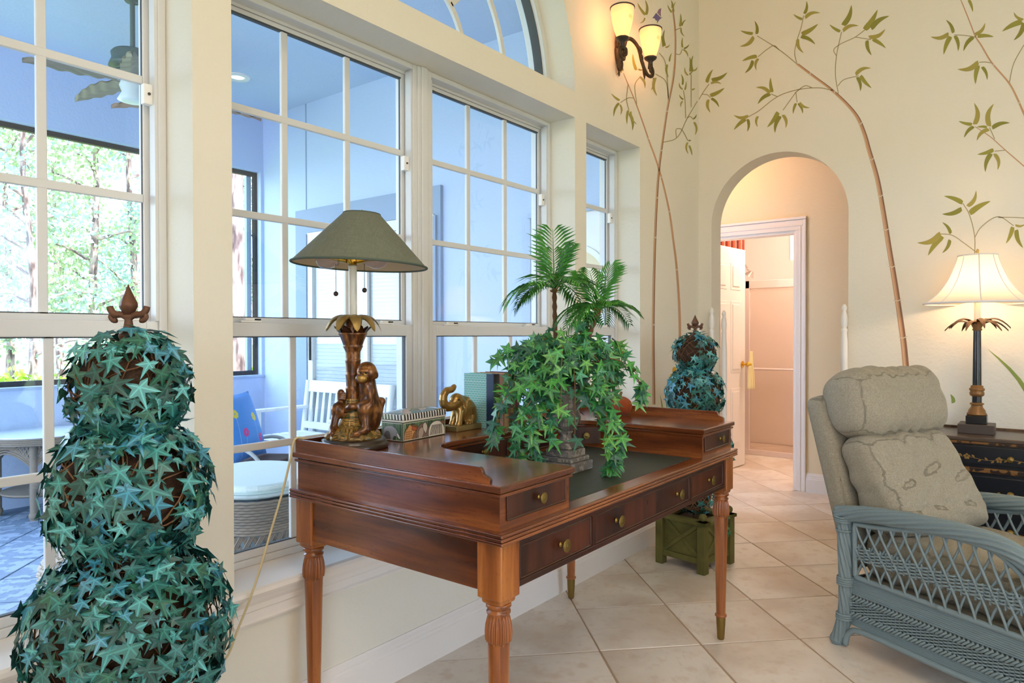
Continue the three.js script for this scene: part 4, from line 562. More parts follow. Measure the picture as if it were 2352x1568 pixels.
  for (const [x, r] of [[-0.075, 0.15], [0.075, -0.15]]) { const b = lathe([[0.0001, -0.035], [0.016, -0.031], [0.028, -0.017], [0.03, 0], [0.025, 0.016], [0.014, 0.03], [0.012, 0.036]], 24); add(l, 'bulb', mv(rot(b, 0, 0, x > 0 ? Math.PI / 2 + 0.25 : -Math.PI / 2 - 0.25), x, 0.572, 0.012), new THREE.MeshPhysicalMaterial({ color: '#f2ecf4', roughness: 0.1, transmission: 0.85, thickness: 0, ior: 1.4 }), 'clear unlit bulb'); }
  for (const [px, y1] of [[777, 670], [842, 662]]) { const [x, yb] = q(px, y1), ch = []; for (let y = 0.556; y > yb; y -= 0.0042) ch.push(mv(sph(0.0016, 6, 4), x, y, 0.02)); const c = add(l, 'pull_chain', ch, M.pewter); add(c, 'pull_ball', mv(sph(0.0075, 14, 10), x, yb - 0.006, 0.02), mat('#4a372c', 0.3, { metalness: 0.5 }), 'dark round pull'); }
  // shade, slightly tipped
  const shade = new THREE.Group(); shade.name = 'lamp_shade'; l.add(shade); shade.rotation.z = -0.04; shade.position.set(0.0, 0.0, 0);
  const cloth = mat('#ffffff', 0.85, { map: tex(256, 256, (u, v) => { const a = vn(u, v, 120, 8, 421) * 0.5 + vn(u, v, 8, 120, 422) * 0.5; return mix3([96, 100, 84], [122, 126, 108], a); }, [0.1, 0.1]) });
  const so = lathe([[0.203, 0.556], [0.055, 0.712]], 96); add(shade, 'cover', metres(so, 'y'), cloth, 'olive green fabric');
  add(shade, 'lining', lathe([[0.2, 0.557], [0.053, 0.711]], 72), mat('#c8b294', 0.8), 'cream lining');
  const ringP = (r, y, n = 72) => Array.from({ length: n + 1 }, (_, i) => [Math.cos(i / n * 6.2832) * r, y, Math.sin(i / n * 6.2832) * r]);
  add(shade, 'rim', [tube(ringP(0.2025, 0.556), 0.0035, 8, { caps: false }), tube(ringP(0.055, 0.712), 0.002, 6, { caps: false }), bar([-0.055, 0.712, 0], [0.055, 0.712, 0], 0.0015, 5), bar([0, 0.712, -0.055], [0, 0.712, 0.055], 0.0015, 5)], mat('#4d5a50', 0.8)); add(shade, 'finial', lathe([[0.0001, 0.726], [0.004, 0.722], [0.005, 0.717], [0.003, 0.712]], 12), M.brass);
  // the monkey
  const bones = [[[0.046, 0.196, 0.014], [0.052, 0.11, 0.004], 0.025, 0.036], [[0.052, 0.11, 0.004], [0.048, 0.082, 0.0], 0.034, 0.036], [[0.046, 0.19, 0.014], [0.046, 0.214, 0.022], 0.02, 0.019], [[0.058, 0.178, 0.026], [0.06, 0.136, 0.048], 0.0125, 0.0105], [[0.06, 0.136, 0.048], [0.004, 0.128, 0.044], 0.0105, 0.008], [[0.004, 0.128, 0.044], [-0.008, 0.124, 0.038], 0.009, 0.008], [[0.03, 0.176, -0.012], [-0.022, 0.14, -0.028], 0.012, 0.011], [[-0.022, 0.14, -0.028], [-0.036, 0.13, -0.004], 0.013, 0.012], [[-0.036, 0.13, -0.004], [-0.034, 0.168, 0.014], 0.012, 0.011], [[0.054, 0.082, 0.016], [0.046, 0.124, 0.05], 0.024, 0.019], [[0.046, 0.124, 0.05], [0.052, 0.066, 0.058], 0.016, 0.011], [[0.052, 0.062, 0.058], [0.022, 0.05, 0.072], 0.0105, 0.008], [[0.01, 0.082, -0.005], [-0.044, 0.12, 0.018], 0.02, 0.017], [[-0.044, 0.12, 0.018], [-0.053, 0.064, 0.032], 0.014, 0.0105], [[-0.053, 0.06, 0.032], [-0.05, 0.05, 0.056], 0.0105, 0.008], [[0.085, 0.14, -0.01], [0.07, 0.11, -0.01], 0.012, 0.014]];
  const mono = (x, y, z) => { let d = 1; for (const [a, b, ra, rb] of bones) d = smin(d, cap(x, y, z, a, b, ra, rb), 0.012); d = smin(d, ell(x, y, z, [0.047, 0.231, 0.024], [0.0305, 0.032, 0.029]), 0.006); d = smin(d, ell(x, y, z, [0.036, 0.213, 0.049], [0.018, 0.0155, 0.014]), 0.005); d = smin(d, cap(x, y, z, [0.031, 0.236, 0.05], [0.053, 0.236, 0.05], 0.0045, 0.0045), 0.006); d = smin(d, ell(x, y, z, [0.075, 0.222, 0.02], [0.006, 0.011, 0.009]), 0.004); d = smin(d, ell(x, y, z, [0.022, 0.235, 0.012], [0.006, 0.01, 0.009]), 0.004);
    for (const [cx, cz] of [[0.034, 0.0535], [0.049, 0.0535]]) d = Math.max(d, -(Math.hypot(x - cx, y - 0.2275, z - cz) - 0.0055)); d = smin(d, ell(x, y, z, [0.036, 0.222, 0.056], [0.0045, 0.007, 0.005]), 0.003); d = Math.max(d, -cap(x, y, z, [0.024, 0.2075, 0.0615], [0.042, 0.2065, 0.0605], 0.0018, 0.0018));
    for (let k = 0; k < 4; k++) { d = smin(d, cap(x, y, z, [-0.006, 0.13 - k * 0.0045, 0.04], [-0.02, 0.126 - k * 0.005, 0.026], 0.0034, 0.003), 0.0015); d = smin(d, cap(x, y, z, [-0.034, 0.166 - k * 0.005, 0.017], [-0.018, 0.168 - k * 0.006, 0.03], 0.0036, 0.003), 0.0015); d = smin(d, cap(x, y, z, [0.024 + k * 0.004, 0.05, 0.071], [0.012 + k * 0.0065, 0.046, 0.083], 0.0036, 0.003), 0.0015); d = smin(d, cap(x, y, z, [-0.054 + k * 0.0035, 0.049, 0.055], [-0.06 + k * 0.0065, 0.046, 0.067], 0.0034, 0.003), 0.0015); }
    return d; };
  const mk = sdfMesh(mono, [0.012, 0.15, 0.015], 0.125, 104); add(l, 'monkey', metres(mk, 'y'), bronze, 'seated bronze monkey hugging the trunk');
  const mkm = l.children[l.children.length - 1]; add(mkm, 'face', sdfMesh((x, y, z) => { let d = smin(ell(x, y, z, [0.0355, 0.231, 0.0445], [0.0105, 0.011, 0.0085]), ell(x, y, z, [0.0505, 0.231, 0.0445], [0.0105, 0.011, 0.0085]), 0.004); d = smin(d, ell(x, y, z, [0.0375, 0.2135, 0.0512], [0.0165, 0.0125, 0.0135]), 0.006); for (const cx of [0.0355, 0.0505]) d = Math.max(d, -(Math.hypot(x - cx, y - 0.2305, z - 0.0545) - 0.0048)); d = Math.max(d, -cap(x, y, z, [0.026, 0.2085, 0.064], [0.047, 0.2078, 0.0635], 0.0013, 0.0013)); for (const cx of [0.0345, 0.0405]) d = Math.max(d, -(Math.hypot(x - cx, y - 0.2195, z - 0.065) - 0.0018)); return d; }, [0.042, 0.222, 0.05], 0.036, 64), mat('#b08a48', 0.3, { metalness: 0.5 }), 'gilded face'); add(mkm, 'eyes', [mv(sph(0.0036, 10, 8), 0.0355, 0.2305, 0.0515), mv(sph(0.0036, 10, 8), 0.0505, 0.2305, 0.0515)], mat('#1d130c', 0.2));
  // the cord runs over the rail and down to the wall
  l.updateMatrixWorld(true);
  const cp = [V(1.40, 0.866, -1.72), V(1.30, 0.87, -1.732), V(1.245, 0.893, -1.737), V(1.216, 0.897, -1.74), onZ(668, 1050, -1.745), onZ(650, 1125, -1.745), onZ(628, 1200, -1.74), onZ(602, 1290, -1.735), onZ(578, 1365, -1.727), onZ(548, 1440, -1.745), onZ(512, 1520, -1.775), V(0.93, 0.3, -1.785)];
  add(l, 'cord', tube(smooth(cp.map((p) => l.worldToLocal(p.clone())), 70), 0.0022, 6, { flat: 1.6 }), mat('#cdbb8e', 0.4), 'clear gold lamp cord');
}
// ---------------------------------------------------------------- painted box
{
  const b = thing('ceramic_box', 'lidded ceramic box painted with safari animals and a striped rim', 'box', [1.53, DECK, -1.62], 0.07), w = 0.215, dp = 0.095, h = 0.062;
  const face = (animals) => canvasTex(512, 160, (k, W, H) => { k.fillStyle = '#2f4a30'; k.fillRect(0, 0, W, H); for (let i = 0; i < 90; i++) { k.strokeStyle = i % 3 ? '#7d9a6c' : '#2a3f2c'; k.lineWidth = 4; k.beginPath(); const x = hash(i, 1, 5) * W; k.moveTo(x, 0); k.quadraticCurveTo(x + 6, H * 0.5, x + hash(i, 2, 5) * 20 - 10, H); k.stroke(); } animals(k, W, H); k.strokeStyle = '#d9d0c0'; k.lineWidth = 5; k.strokeRect(2, 2, W - 4, H - 4); });
  const blob = (k, c, pts) => { k.fillStyle = c; k.strokeStyle = '#2a1d16'; k.lineWidth = 4; k.beginPath(); pts.forEach(([x, y, a, e], i) => i ? k.quadraticCurveTo(x, y, a, e) : k.moveTo(x, y)); k.closePath(); k.fill(); k.stroke(); };
  const front = face((k, W, H) => { blob(k, '#8a5a34', [[0, 160], [0, 60, 40, 40], [90, 10, 150, 30], [190, 60, 170, 160]]); blob(k, '#c99058', [[14, 160], [0, 70, 44, 52], [60, 24, 70, 12], [90, 30, 100, 34], [170, 50, 160, 76], [110, 92, 100, 160]]); blob(k, '#b0552c', [[100, 34], [170, 50, 160, 76], [120, 84, 96, 66]]); k.fillStyle = '#8c5a30'; for (let i = 0; i < 16; i++) { k.beginPath(); k.arc(32 + (i % 4) * 19, 82 + Math.floor(i / 4) * 20, 7, 0, 7); k.fill(); } blob(k, '#7c6455', [[150, 160], [130, 50, 210, 26], [290, 0, 300, 80], [310, 160, 290, 160]]); blob(k, '#b29a84', [[176, 160], [160, 80, 206, 60], [240, 50, 240, 100], [240, 130, 216, 160]]); blob(k, '#cfc0aa', [[232, 80], [220, 16, 262, 18], [304, 60, 262, 126]]); blob(k, '#e9e0cf', [[300, 160], [290, 50, 360, 26], [450, 0, 496, 80], [512, 140, 500, 160]]); blob(k, '#8a5a34', [[450, 30], [500, 10, 506, 60], [480, 70, 450, 30]]); k.strokeStyle = '#2b2018'; k.lineWidth = 6; for (let i = 0; i < 13; i++) { k.beginPath(); k.moveTo(315 + i * 13, 150); k.quadraticCurveTo(330 + i * 11, 90, 345 + i * 10, 55); k.stroke(); } });
  const side = face((k, W, H) => { blob(k, '#9a9590', [[20, 160], [10, 40, 150, 30], [330, 10, 420, 90], [500, 130, 480, 150], [440, 150, 400, 130], [300, 100, 280, 160]]); blob(k, '#6c6864', [[60, 160], [60, 80, 160, 80], [230, 90, 220, 160]]); blob(k, '#e9e2d8', [[380, 90], [420, 80, 470, 140], [430, 150, 400, 120]]); });
  const body = bx(0, w, 0, h, -dp, 0, 0.003); const gl = { clearcoat: 0.8, clearcoatRoughness: 0.1 };
  add(b, 'body', body, mat('#4a5a40', 0.3, gl));
  const pf = new THREE.PlaneGeometry(w - 0.006, h - 0.006); pf.translate(w / 2, h / 2, 0.0006); add(b, 'painted_panel', pf, mat('#ffffff', 0.3, { map: front, ...gl }), 'painted giraffe, elephant and zebra');
  const ps = new THREE.PlaneGeometry(dp - 0.006, h - 0.006); ps.rotateY(-Math.PI / 2); ps.translate(-0.0006, h / 2, -dp / 2); add(b, 'painted_panel', ps, mat('#ffffff', 0.3, { map: side, ...gl }), 'painted grey rhinoceros');
  add(b, 'cream_band', bx(-0.001, w + 0.001, h, h + 0.006, -dp - 0.001, 0.001, 0.002), mat('#ded3c0', 0.3, gl));
  const stripe = canvasTex(256, 32, (k, W, H) => { k.fillStyle = '#ece6da'; k.fillRect(0, 0, W, H); k.fillStyle = '#1e1a18'; for (let i = 0; i < 16; i++) { k.save(); k.translate(i * 16 + 4, 0); k.transform(1, 0, 0.12, 1, 0, 0); k.fillRect(0, 0, 8, H); k.restore(); } }, [0.215, 0.022]);
  const lid = add(b, 'lid', metres(bx(-0.002, w + 0.002, h + 0.006, h + 0.026, -dp - 0.002, 0.002, 0.003), 'x'), mat('#ffffff', 0.3, { map: stripe, ...gl }), 'black and white striped lid');
  const tp = new THREE.PlaneGeometry(w, dp, 16, 10); { const p = tp.attributes.position; for (let i = 0; i < p.count; i++) { const x = p.getX(i) / w * 2, y = p.getY(i) / dp * 2; p.setZ(i, 0.011 * (1 - Math.pow(x, 4)) * (1 - y * y) + 0.0006); } tp.computeVertexNormals(); tp.rotateX(-Math.PI / 2); tp.translate(w / 2, h + 0.026, -dp / 2); }
  add(lid, 'painted_top', tp, mat('#ffffff', 0.3, { map: tex(256, 128, (u, v) => { const a = fbm(u, v, 7, 5, 431, 3); return a > 0.58 ? [168, 150, 140] : a > 0.48 ? [120, 128, 104] : a > 0.42 ? [60, 50, 44] : [82, 104, 84]; }), ...gl }));
}
// ---------------------------------------------------------------- elephant bookend
{
  const b = thing('elephant_bookend', 'gilt seated elephant bookend with raised trunk on a small plinth', 'bookend', [1.872, DECK, -1.672]);
  const gilt = mat('#a07c40', 0.28, { metalness: 0.65, clearcoat: 0.3, clearcoatRoughness: 0.2 });
  add(b, 'plinth', bx(-0.068, 0.068, 0, 0.02, -0.036, 0.036, 0.003), mat('#8f7a4a', 0.35, { metalness: 0.5 }));
  const tr = smooth([[-0.054, 0.092, 0], [-0.078, 0.088, 0], [-0.097, 0.102, 0], [-0.098, 0.128, 0], [-0.08, 0.146, 0], [-0.056, 0.148, 0], [-0.043, 0.158, 0]], 12);
  const el = (x, y, z) => { let d = ell(x, y, z, [0.026, 0.062, 0], [0.043, 0.047, 0.03]); const az = Math.abs(z);
    d = smin(d, ell(x, y, z, [-0.008, 0.07, 0], [0.03, 0.034, 0.027]), 0.02); d = smin(d, ell(x, y, z, [-0.03, 0.106, 0], [0.028, 0.028, 0.025]), 0.014);
    for (let i = 0; i < 12; i++) { const r = lerp(0.0165, 0.0085, i / 12) * (1 + 0.06 * Math.sin(i * 3.1)); d = smin(d, cap(x, y, z, [tr[i].x, tr[i].y, 0], [tr[i + 1].x, tr[i + 1].y, 0], r, r * 0.96), 0.006); }
    d = smin(d, cap(x, y, az, [-0.022, 0.07, 0.013], [-0.034, 0.028, 0.015], 0.0145, 0.0115), 0.008); d = smin(d, cap(x, y, az, [-0.034, 0.024, 0.015], [-0.038, 0.021, 0.015], 0.012, 0.012), 0.004); d = smin(d, ell(x, y, az, [0.032, 0.04, 0.02], [0.026, 0.024, 0.014]), 0.01); d = smin(d, cap(x, y, az, [0.02, 0.024, 0.024], [-0.002, 0.024, 0.026], 0.01, 0.009), 0.006);
    d = smin(d, ell(x, y, az, [0.0, 0.088, 0.029], [0.018, 0.027, 0.006]), 0.004); d = smin(d, cap(x, y, z, [-0.05, 0.083, 0], [-0.062, 0.078, 0], 0.009, 0.005), 0.006); d = smin(d, cap(x, y, az, [-0.05, 0.086, 0.01], [-0.07, 0.088, 0.014], 0.003, 0.002), 0.002);
    d = smin(d, cap(x, y, z, [-0.002, 0.12, 0], [0.03, 0.112, 0], 0.004, 0.004), 0.012); if (az > 0.02 && Math.abs(az - 0.029) < 0.012 && x > -0.02 && x < 0.02) d += 0.0012 * Math.max(0, Math.sin(x * 1100)); return Math.max(d, 0.0195 - y); };
  add(b, 'elephant', sdfMesh(el, [-0.02, 0.088, 0], 0.1, 112), gilt);
  add(b, 'eye', [mv(sph(0.0035, 10, 8), -0.043, 0.112, 0.0215)], mat('#3a2c14', 0.2)); add(b, 'saddle_cloth', [mv(rot(bb(0.03, 0.035, 0.004, 0.0015), 0.12, 0, 0), 0.02, 0.066, 0.031), mv(rot(bb(0.02, 0.024, 0.003, 0.001), 0.12, 0, 0), 0.02, 0.066, 0.034)], gilt, 'embossed saddle cloth');
}
// ---------------------------------------------------------------- books
{
  const waves = canvasTex(256, 256, (k, W) => { k.fillStyle = '#6fb0a8'; k.fillRect(0, 0, W, W); for (let r = 0; r < 13; r++) for (let c = -1; c < 8; c++) { const x = c * 36 + (r % 2) * 18, y = r * 21; k.lineWidth = 3; for (const [o, s] of [[0, '#e8efe4'], [6, '#2f7d77'], [11, '#8cc7bd']]) { k.strokeStyle = s; k.beginPath(); k.moveTo(x, y + o + 10); k.quadraticCurveTo(x + 18, y + o - 10, x + 36, y + o + 10); k.stroke(); } } }, [0.1, 0.1]);
  const defs = [[0.034, 0.2, 0.145, '#1d3350', '#2a2b2e', '#2f5a3c', 'quarter leather navy book with teal wave patterned boards'], [0.026, 0.198, 0.14, '#b98f86', '#b98f86', '#6b2440', 'tan pink leather book with maroon spine labels'], [0.028, 0.2, 0.142, '#b08a5a', '#b08a5a', '#3a2a2c', 'light brown leather book with dark spine label'], [0.03, 0.193, 0.14, '#4a3a34', '#4a3a34', '#7a5a3a', 'dark brown leather book behind the ivy'], [0.032, 0.2, 0.145, '#5a2430', '#5a2430', '#3a1a20', 'dark red leather book behind the ivy']];
  let x = 1.945; defs.forEach(([t, h, dp, cov, sp, lab, label], i) => {
    const b = thing('book', label, 'book', [x, DECK, -1.582 - (i % 2) * 0.003], 0, 'books on the desk gallery'); const cm = mat(cov, 0.5), bw = 0.0028;
    if (i === 0) { const teal = mat('#ffffff', 0.6, { map: waves }); for (const s of [0, t - bw]) add(b, 'board', metres(bx(s, s + bw, 0, h, -dp, -0.034, 0.0008), 'z'), teal, 'teal wave patterned board'); for (const s of [0, t - bw]) add(b, 'leather_strip', bx(s - 0.0004, s + bw + 0.0004, 0, h, -0.036, -0.002, 0.0008), cm, 'navy leather'); }
    else for (const s of [0, t - bw]) add(b, 'board', bx(s, s + bw, 0, h, -dp, -0.002, 0.0008), cm);
    const sg = new THREE.CylinderGeometry(t / 2, t / 2, h, 20, 1, false, -Math.PI / 2, Math.PI); sg.scale(1, 1, 0.35); sg.translate(t / 2, h / 2, -0.003); add(b, 'spine', [sg], mat(sp, 0.5));
    add(b, 'pages', bx(bw, t - bw, 0.003, h - 0.003, -dp + 0.003, -0.004), mat('#e6d9bd', 0.9));
    const lm = mat(lab, 0.5); for (const [y0, y1] of i === 0 ? [[0.12, 0.165], [0.092, 0.113], [0.067, 0.086], [0.042, 0.061], [0.02, 0.037]] : [[0.11, 0.155], [0.05, 0.07]]) { const g = new THREE.CylinderGeometry(t / 2 * 1.02, t / 2 * 1.02, y1 - y0, 16, 1, true, -Math.PI / 2 * 0.8, Math.PI * 0.8); g.scale(1, 1, 0.37); g.translate(t / 2, (y0 + y1) / 2, -0.003); const lb = add(b, 'spine_label', g, lm, i === 0 ? 'green spine label with gilt lines' : undefined); for (let k = 0; k < 3; k++) add(lb, 'gilt_line', mv(bb(t * 0.4, 0.002, 0.0012), t / 2, lerp(y0, y1, (k + 1) / 4), t / 2 * 0.37 - 0.0028), M.giltp ??= mat('#c9a654', 0.35, { metalness: 0.6 })); }
    for (let k = 0; k < 4; k++) add(b, 'raised_band', bar([0.002, 0.038 + k * 0.026, t / 2 * 0.33 - 0.003], [t - 0.002, 0.038 + k * 0.026, t / 2 * 0.33 - 0.003], 0.0015, 5), mat(sp, 0.5));
    x += t + 0.0015; });
}
{ // pumpkin
  const g = new THREE.SphereGeometry(0.05, 48, 24), p = g.attributes.position; for (let i = 0; i < p.count; i++) { const a = Math.atan2(p.getZ(i), p.getX(i)), k = 1 - 0.05 * Math.pow(Math.abs(Math.cos(a * 5)), 6) + 0.018 * hash(i, 3, 9); p.setXYZ(i, p.getX(i) * k, p.getY(i) * 0.8, p.getZ(i) * k); } g.computeVertexNormals();
  const t = thing('pumpkin', 'small orange ribbed pumpkin ornament behind the ivy', 'ornament', [2.615, DECK, -1.432]); add(t, 'body', mv(g, 0, 0.04, 0), mat('#c85a26', 0.55, { bumpMap: fineB, bumpScale: 0.003 })); add(t, 'stem', tube(smooth([[0, 0.075, 0], [0.002, 0.088, 0], [0.01, 0.096, 0]], 6), 0.006), mat('#6a5a34', 0.8));
}
// ---------------------------------------------------------------- leaves
const veins = canvasTex(128, 128, (k, W) => { k.fillStyle = '#c2c2c2'; k.fillRect(0, 0, W, W); k.strokeStyle = '#ffffff'; k.lineWidth = 3.5; for (const a of [0, 58, -58, 122, -122]) { k.beginPath(); k.moveTo(W / 2, W / 2); k.lineTo(W / 2 + Math.sin(a * Math.PI / 180) * W * 0.4, W / 2 - Math.cos(a * Math.PI / 180) * W * 0.4); k.stroke(); } for (let i = 0; i < 60; i++) { k.fillStyle = 'rgba(90,90,90,0.18)'; k.beginPath(); k.arc(hash(i, 1, 3) * W, hash(i, 2, 3) * W, 4, 0, 7); k.fill(); } });
function ivyLeaf(v) { // length about 1, tip +y, facing +z
  const P = [[0, 0.8], [24, 0.27], [60, 0.62], [90, 0.23], [128, 0.46], [158, 0.18], [180, 0.1], [202, 0.18], [232, 0.46], [270, 0.23], [300, 0.62], [336, 0.27]], pos = [0, 0, 0.02], uv = [0.5, 0.5], idx = [];
  P.forEach(([a, r], i) => { const k = r * (1 + 0.12 * Math.sin(v * 3 + i * 2.1)), x = Math.sin(a * Math.PI / 180) * k * (v === 2 ? 0.85 : 1), y = Math.cos(a * Math.PI / 180) * k, z = (0.1 + 0.08 * v) * Math.abs(x) - 0.3 * (x * x + y * y) + 0.04 * Math.sin(i * 2 + v); pos.push(x, y, z); uv.push(0.5 + x * 0.55, 0.5 + y * 0.55); });
  for (let i = 0; i < 12; i++) idx.push(0, 1 + (i + 1) % 12, 1 + i);
  const g = new THREE.BufferGeometry(); g.setAttribute('position', new THREE.Float32BufferAttribute(pos, 3)); g.setAttribute('uv', new THREE.Float32BufferAttribute(uv, 2)); g.setIndex(idx); g.computeVertexNormals(); return g;
}
const IVY = [0, 1, 2].map(ivyLeaf);
const leafMatrix = (p, n, tip, s) => { const z = n.clone().normalize(), y = tip.clone().sub(z.clone().multiplyScalar(tip.dot(z))).normalize(), x = y.clone().cross(z); return new THREE.Matrix4().makeBasis(x, y, z).scale(V(s, s, s)).setPosition(p); };
// leaves: [matrix, score]; the 300 that show most become parts, the rest one object
function putLeaves(parent, list, mats, most = 300) {
  list.sort((a, b) => b[1] - a[1]);
  list.slice(0, most).forEach(([m], i) => { const l = add(parent, 'leaf', IVY[i % 3], mats[(i * 7) % mats.length]); l.matrix.copy(m); l.matrix.decompose(l.position, l.quaternion, l.scale); });
  const rest = list.slice(most); if (!rest.length) return;
  mats.forEach((mt, k) => { const sub = rest.filter((_, i) => i % mats.length === k); if (!sub.length) return; const g = mg(sub.map(([m], i) => { const q = norm(IVY[i % 3]).clone(); q.applyMatrix4(m); return q; })); const o = add(parent, 'leaves', g, mt); o.userData.kind = 'stuff'; });
}
const TEAL = ['#48a39d', '#307c76', '#68c2c0', '#235c56', '#377c66', '#4aa0b8', '#276a60', '#3f8e86'].map((c) => mat(c, 0.42, { map: veins, clearcoat: 0.25, clearcoatRoughness: 0.35 }));
const GREEN = ['#3f9648', '#57b150', '#2f7a48', '#78c05e', '#2a6a50', '#4fa474'].map((c) => mat(c, 0.45, { map: veins, clearcoat: 0.2, clearcoatRoughness: 0.4 }));
M.twig = mat('#6b4a30', 0.85); M.twig2 = mat('#9a7350', 0.85); M.moss = mat('#ffffff', 0.95, { map: tex(128, 128, (u, v) => mix3([34, 22, 14], [86, 58, 36], fbm(u, v, 10, 10, 501, 4)), [0.1, 0.1]) });
M.iron = mat('#6b4a38', 0.55, { metalness: 0.4 });
function planter(name, pos, turn, label) {
  const p = thing(name, label, 'planter', pos, turn), s = 0.125, olive = mat('#ffffff', 0.75, { map: tex(256, 256, (u, v) => { const g = vn(u, v, 4, 60, 511), a = fbm(u, v, 5, 5, 512, 4); return mix3(mix3([74, 66, 26], [128, 118, 58], a), [96, 104, 52], g * 0.5); }, [0.4, 0.4]) });
  for (const x of [-1, 1]) for (const z of [-1, 1]) { const post = add(p, 'post', metres(bx(x * s - 0.022, x * s + 0.022, 0, 0.25, z * s - 0.022, z * s + 0.022, 0.004), 'y'), olive); add(post, 'ball', mv(sph(0.02, 14, 10), x * s, 0.283, z * s), olive); }
  for (let f = 0; f < 4; f++) { const g = (q) => { q.rotateY(f * Math.PI / 2); return metres(q, 'x', f * 0.3); };
    add(p, 'side_board', g(bx(-s, s, 0.055, 0.24, s - 0.012, s - 0.002)), olive); add(p, 'bottom_rail', g(bx(-s, s, 0.045, 0.075, s - 0.004, s + 0.012, 0.003)), olive); add(p, 'top_rail', g(bx(-s - 0.03, s + 0.03, 0.245, 0.262, s - 0.028, s + 0.03, 0.003)), olive);
    const L = Math.hypot(0.21, 0.165); for (const d of [-1, 1]) { const q = bb(L, 0.02, 0.009, 0.002); q.rotateZ(d * Math.atan2(0.165, 0.21)); q.translate(0, 0.16, s + 0.002 + d * 0.001); add(p, 'cross_slat', g(q), olive); } }
  add(p, 'moss', bx(-s + 0.01, s - 0.01, 0.1, 0.235, -s + 0.01, s - 0.01), M.moss); return p;
}
function topiary(label, x, z, leafS, dens, inFrame) {
  const t = thing('ivy_topiary', label, 'topiary', [x, 0.235, z]), B = [[1.1, 0.104], [0.89, 0.135], [0.6, 0.17], [0.36, 0.09], [1.0, 0.07], [0.765, 0.085]].map(([y, r]) => [y - 0.235, r]);
  add(t, 'stem', tube([[0, 0, 0], [0, 0.98, 0]], 0.012, 8), M.twig);
  const eye = V(-x, EYE.y - 0.235, -z), list = [];
  for (const [cy, r] of B) {
    add(t, 'moss_ball', mv(sph(r * 0.86, 28, 18), 0, cy, 0), M.moss);
    const tw = []; for (let i = 0; i < 70; i++) { const n = V(rr(-1, 1), rr(-1, 1), rr(-1, 1)).normalize(), a = V(rr(-1, 1), rr(-1, 1), rr(-1, 1)).cross(n).normalize(), b = n.clone().cross(a), R = r * rr(0.86, 1.0), a0 = rr(0, 6.3), sp = rr(0.8, 2.4), off = rr(-0.5, 0.5) * r * 0.8, q = Math.sqrt(Math.max(0.0004, R * R - off * off)), pts = []; for (let k = 0; k <= 9; k++) { const th = a0 + sp * k / 9; pts.push(a.clone().multiplyScalar(Math.cos(th) * q).add(b.clone().multiplyScalar(Math.sin(th) * q)).add(n.clone().multiplyScalar(off)).add(V(rr(-1, 1), rr(-1, 1), rr(-1, 1)).multiplyScalar(0.003)).add(V(0, cy, 0))); } tw.push(tube(pts, rr(0.0008, 0.0019), 4, { caps: false })); }
    add(t, 'twig_ball', tw, rnd() > 0.5 ? M.twig : M.twig2).userData.kind = 'stuff';
    const n = Math.round(dens * r * r); for (let i = 0; i < n; i++) { const d = V(rr(-1, 1), rr(-1, 1), rr(-1, 1)).normalize(); if (vn(Math.atan2(d.z, d.x) / 6.2832 + 0.5, d.y * 0.5 + 0.5, 5, 4, 71 + Math.round(cy * 100)) > 0.7 && rnd() < 0.7) continue; const p = d.clone().multiplyScalar(r * rr(0.98, 1.17)).add(V(0, cy, 0)), nn = d.clone().add(V(rr(-1, 1), rr(-0.6, 1), rr(-1, 1)).multiplyScalar(0.55)), tip = V(rr(-0.8, 0.8), -1, rr(-0.8, 0.8)).add(d.clone().multiplyScalar(0.25));
      const s = leafS * rr(0.6, 1.3), c = eye.clone().sub(p).normalize(); list.push([leafMatrix(p, nn, tip, s), inFrame(p) ? s * Math.max(0.05, d.dot(c)) : -1]); }
  }
  putLeaves(t, list, TEAL);
  const f = add(t, 'finial', [mv(lathe([[0.0001, 0.108], [0.009, 0.088], [0.0185, 0.07], [0.0195, 0.062], [0.013, 0.05], [0.006, 0.044]], 4), 0, 0, 0), ...[-1, 1].map((s) => tube(smooth([[0, 0.036, 0], [s * 0.014, 0.046, 0], [s * 0.027, 0.046, 0], [s * 0.035, 0.054, 0], [s * 0.038, 0.062, 0]], 10), (q) => 0.0075 - 0.003 * Math.abs(q - 0.6), 8)), ...[-1, 1].map((s) => tube(smooth([[s * 0.03, 0.05, 0], [s * 0.036, 0.042, 0], [s * 0.031, 0.034, 0], [s * 0.024, 0.034, 0]], 8), 0.0052, 8)), lathe([[0.017, -0.03], [0.016, -0.004], [0.0185, 0.0], [0.0185, 0.006], [0.013, 0.009], [0.0095, 0.02], [0.007, 0.036], [0.011, 0.04], [0.01, 0.046], [0.0001, 0.047]], 20)], M.iron, 'rusty iron fleur-de-lis finial'); f.position.y = 0.962; f.rotation.y = FACE;
  return t;
}
planter('planter_box', [0.633, 0, -1.468], 0.3, 'olive wooden planter box beneath the large foreground topiary'); planter('planter_box', [3.46, 0, -1.452], -0.167, 'olive wooden planter box with crossed slats beside the desk leg');
topiary('tall three ball teal ivy topiary with iron finial in front of the cream pier', 0.633, -1.468, 0.047, 40000, (p) => p.y > 0.2);
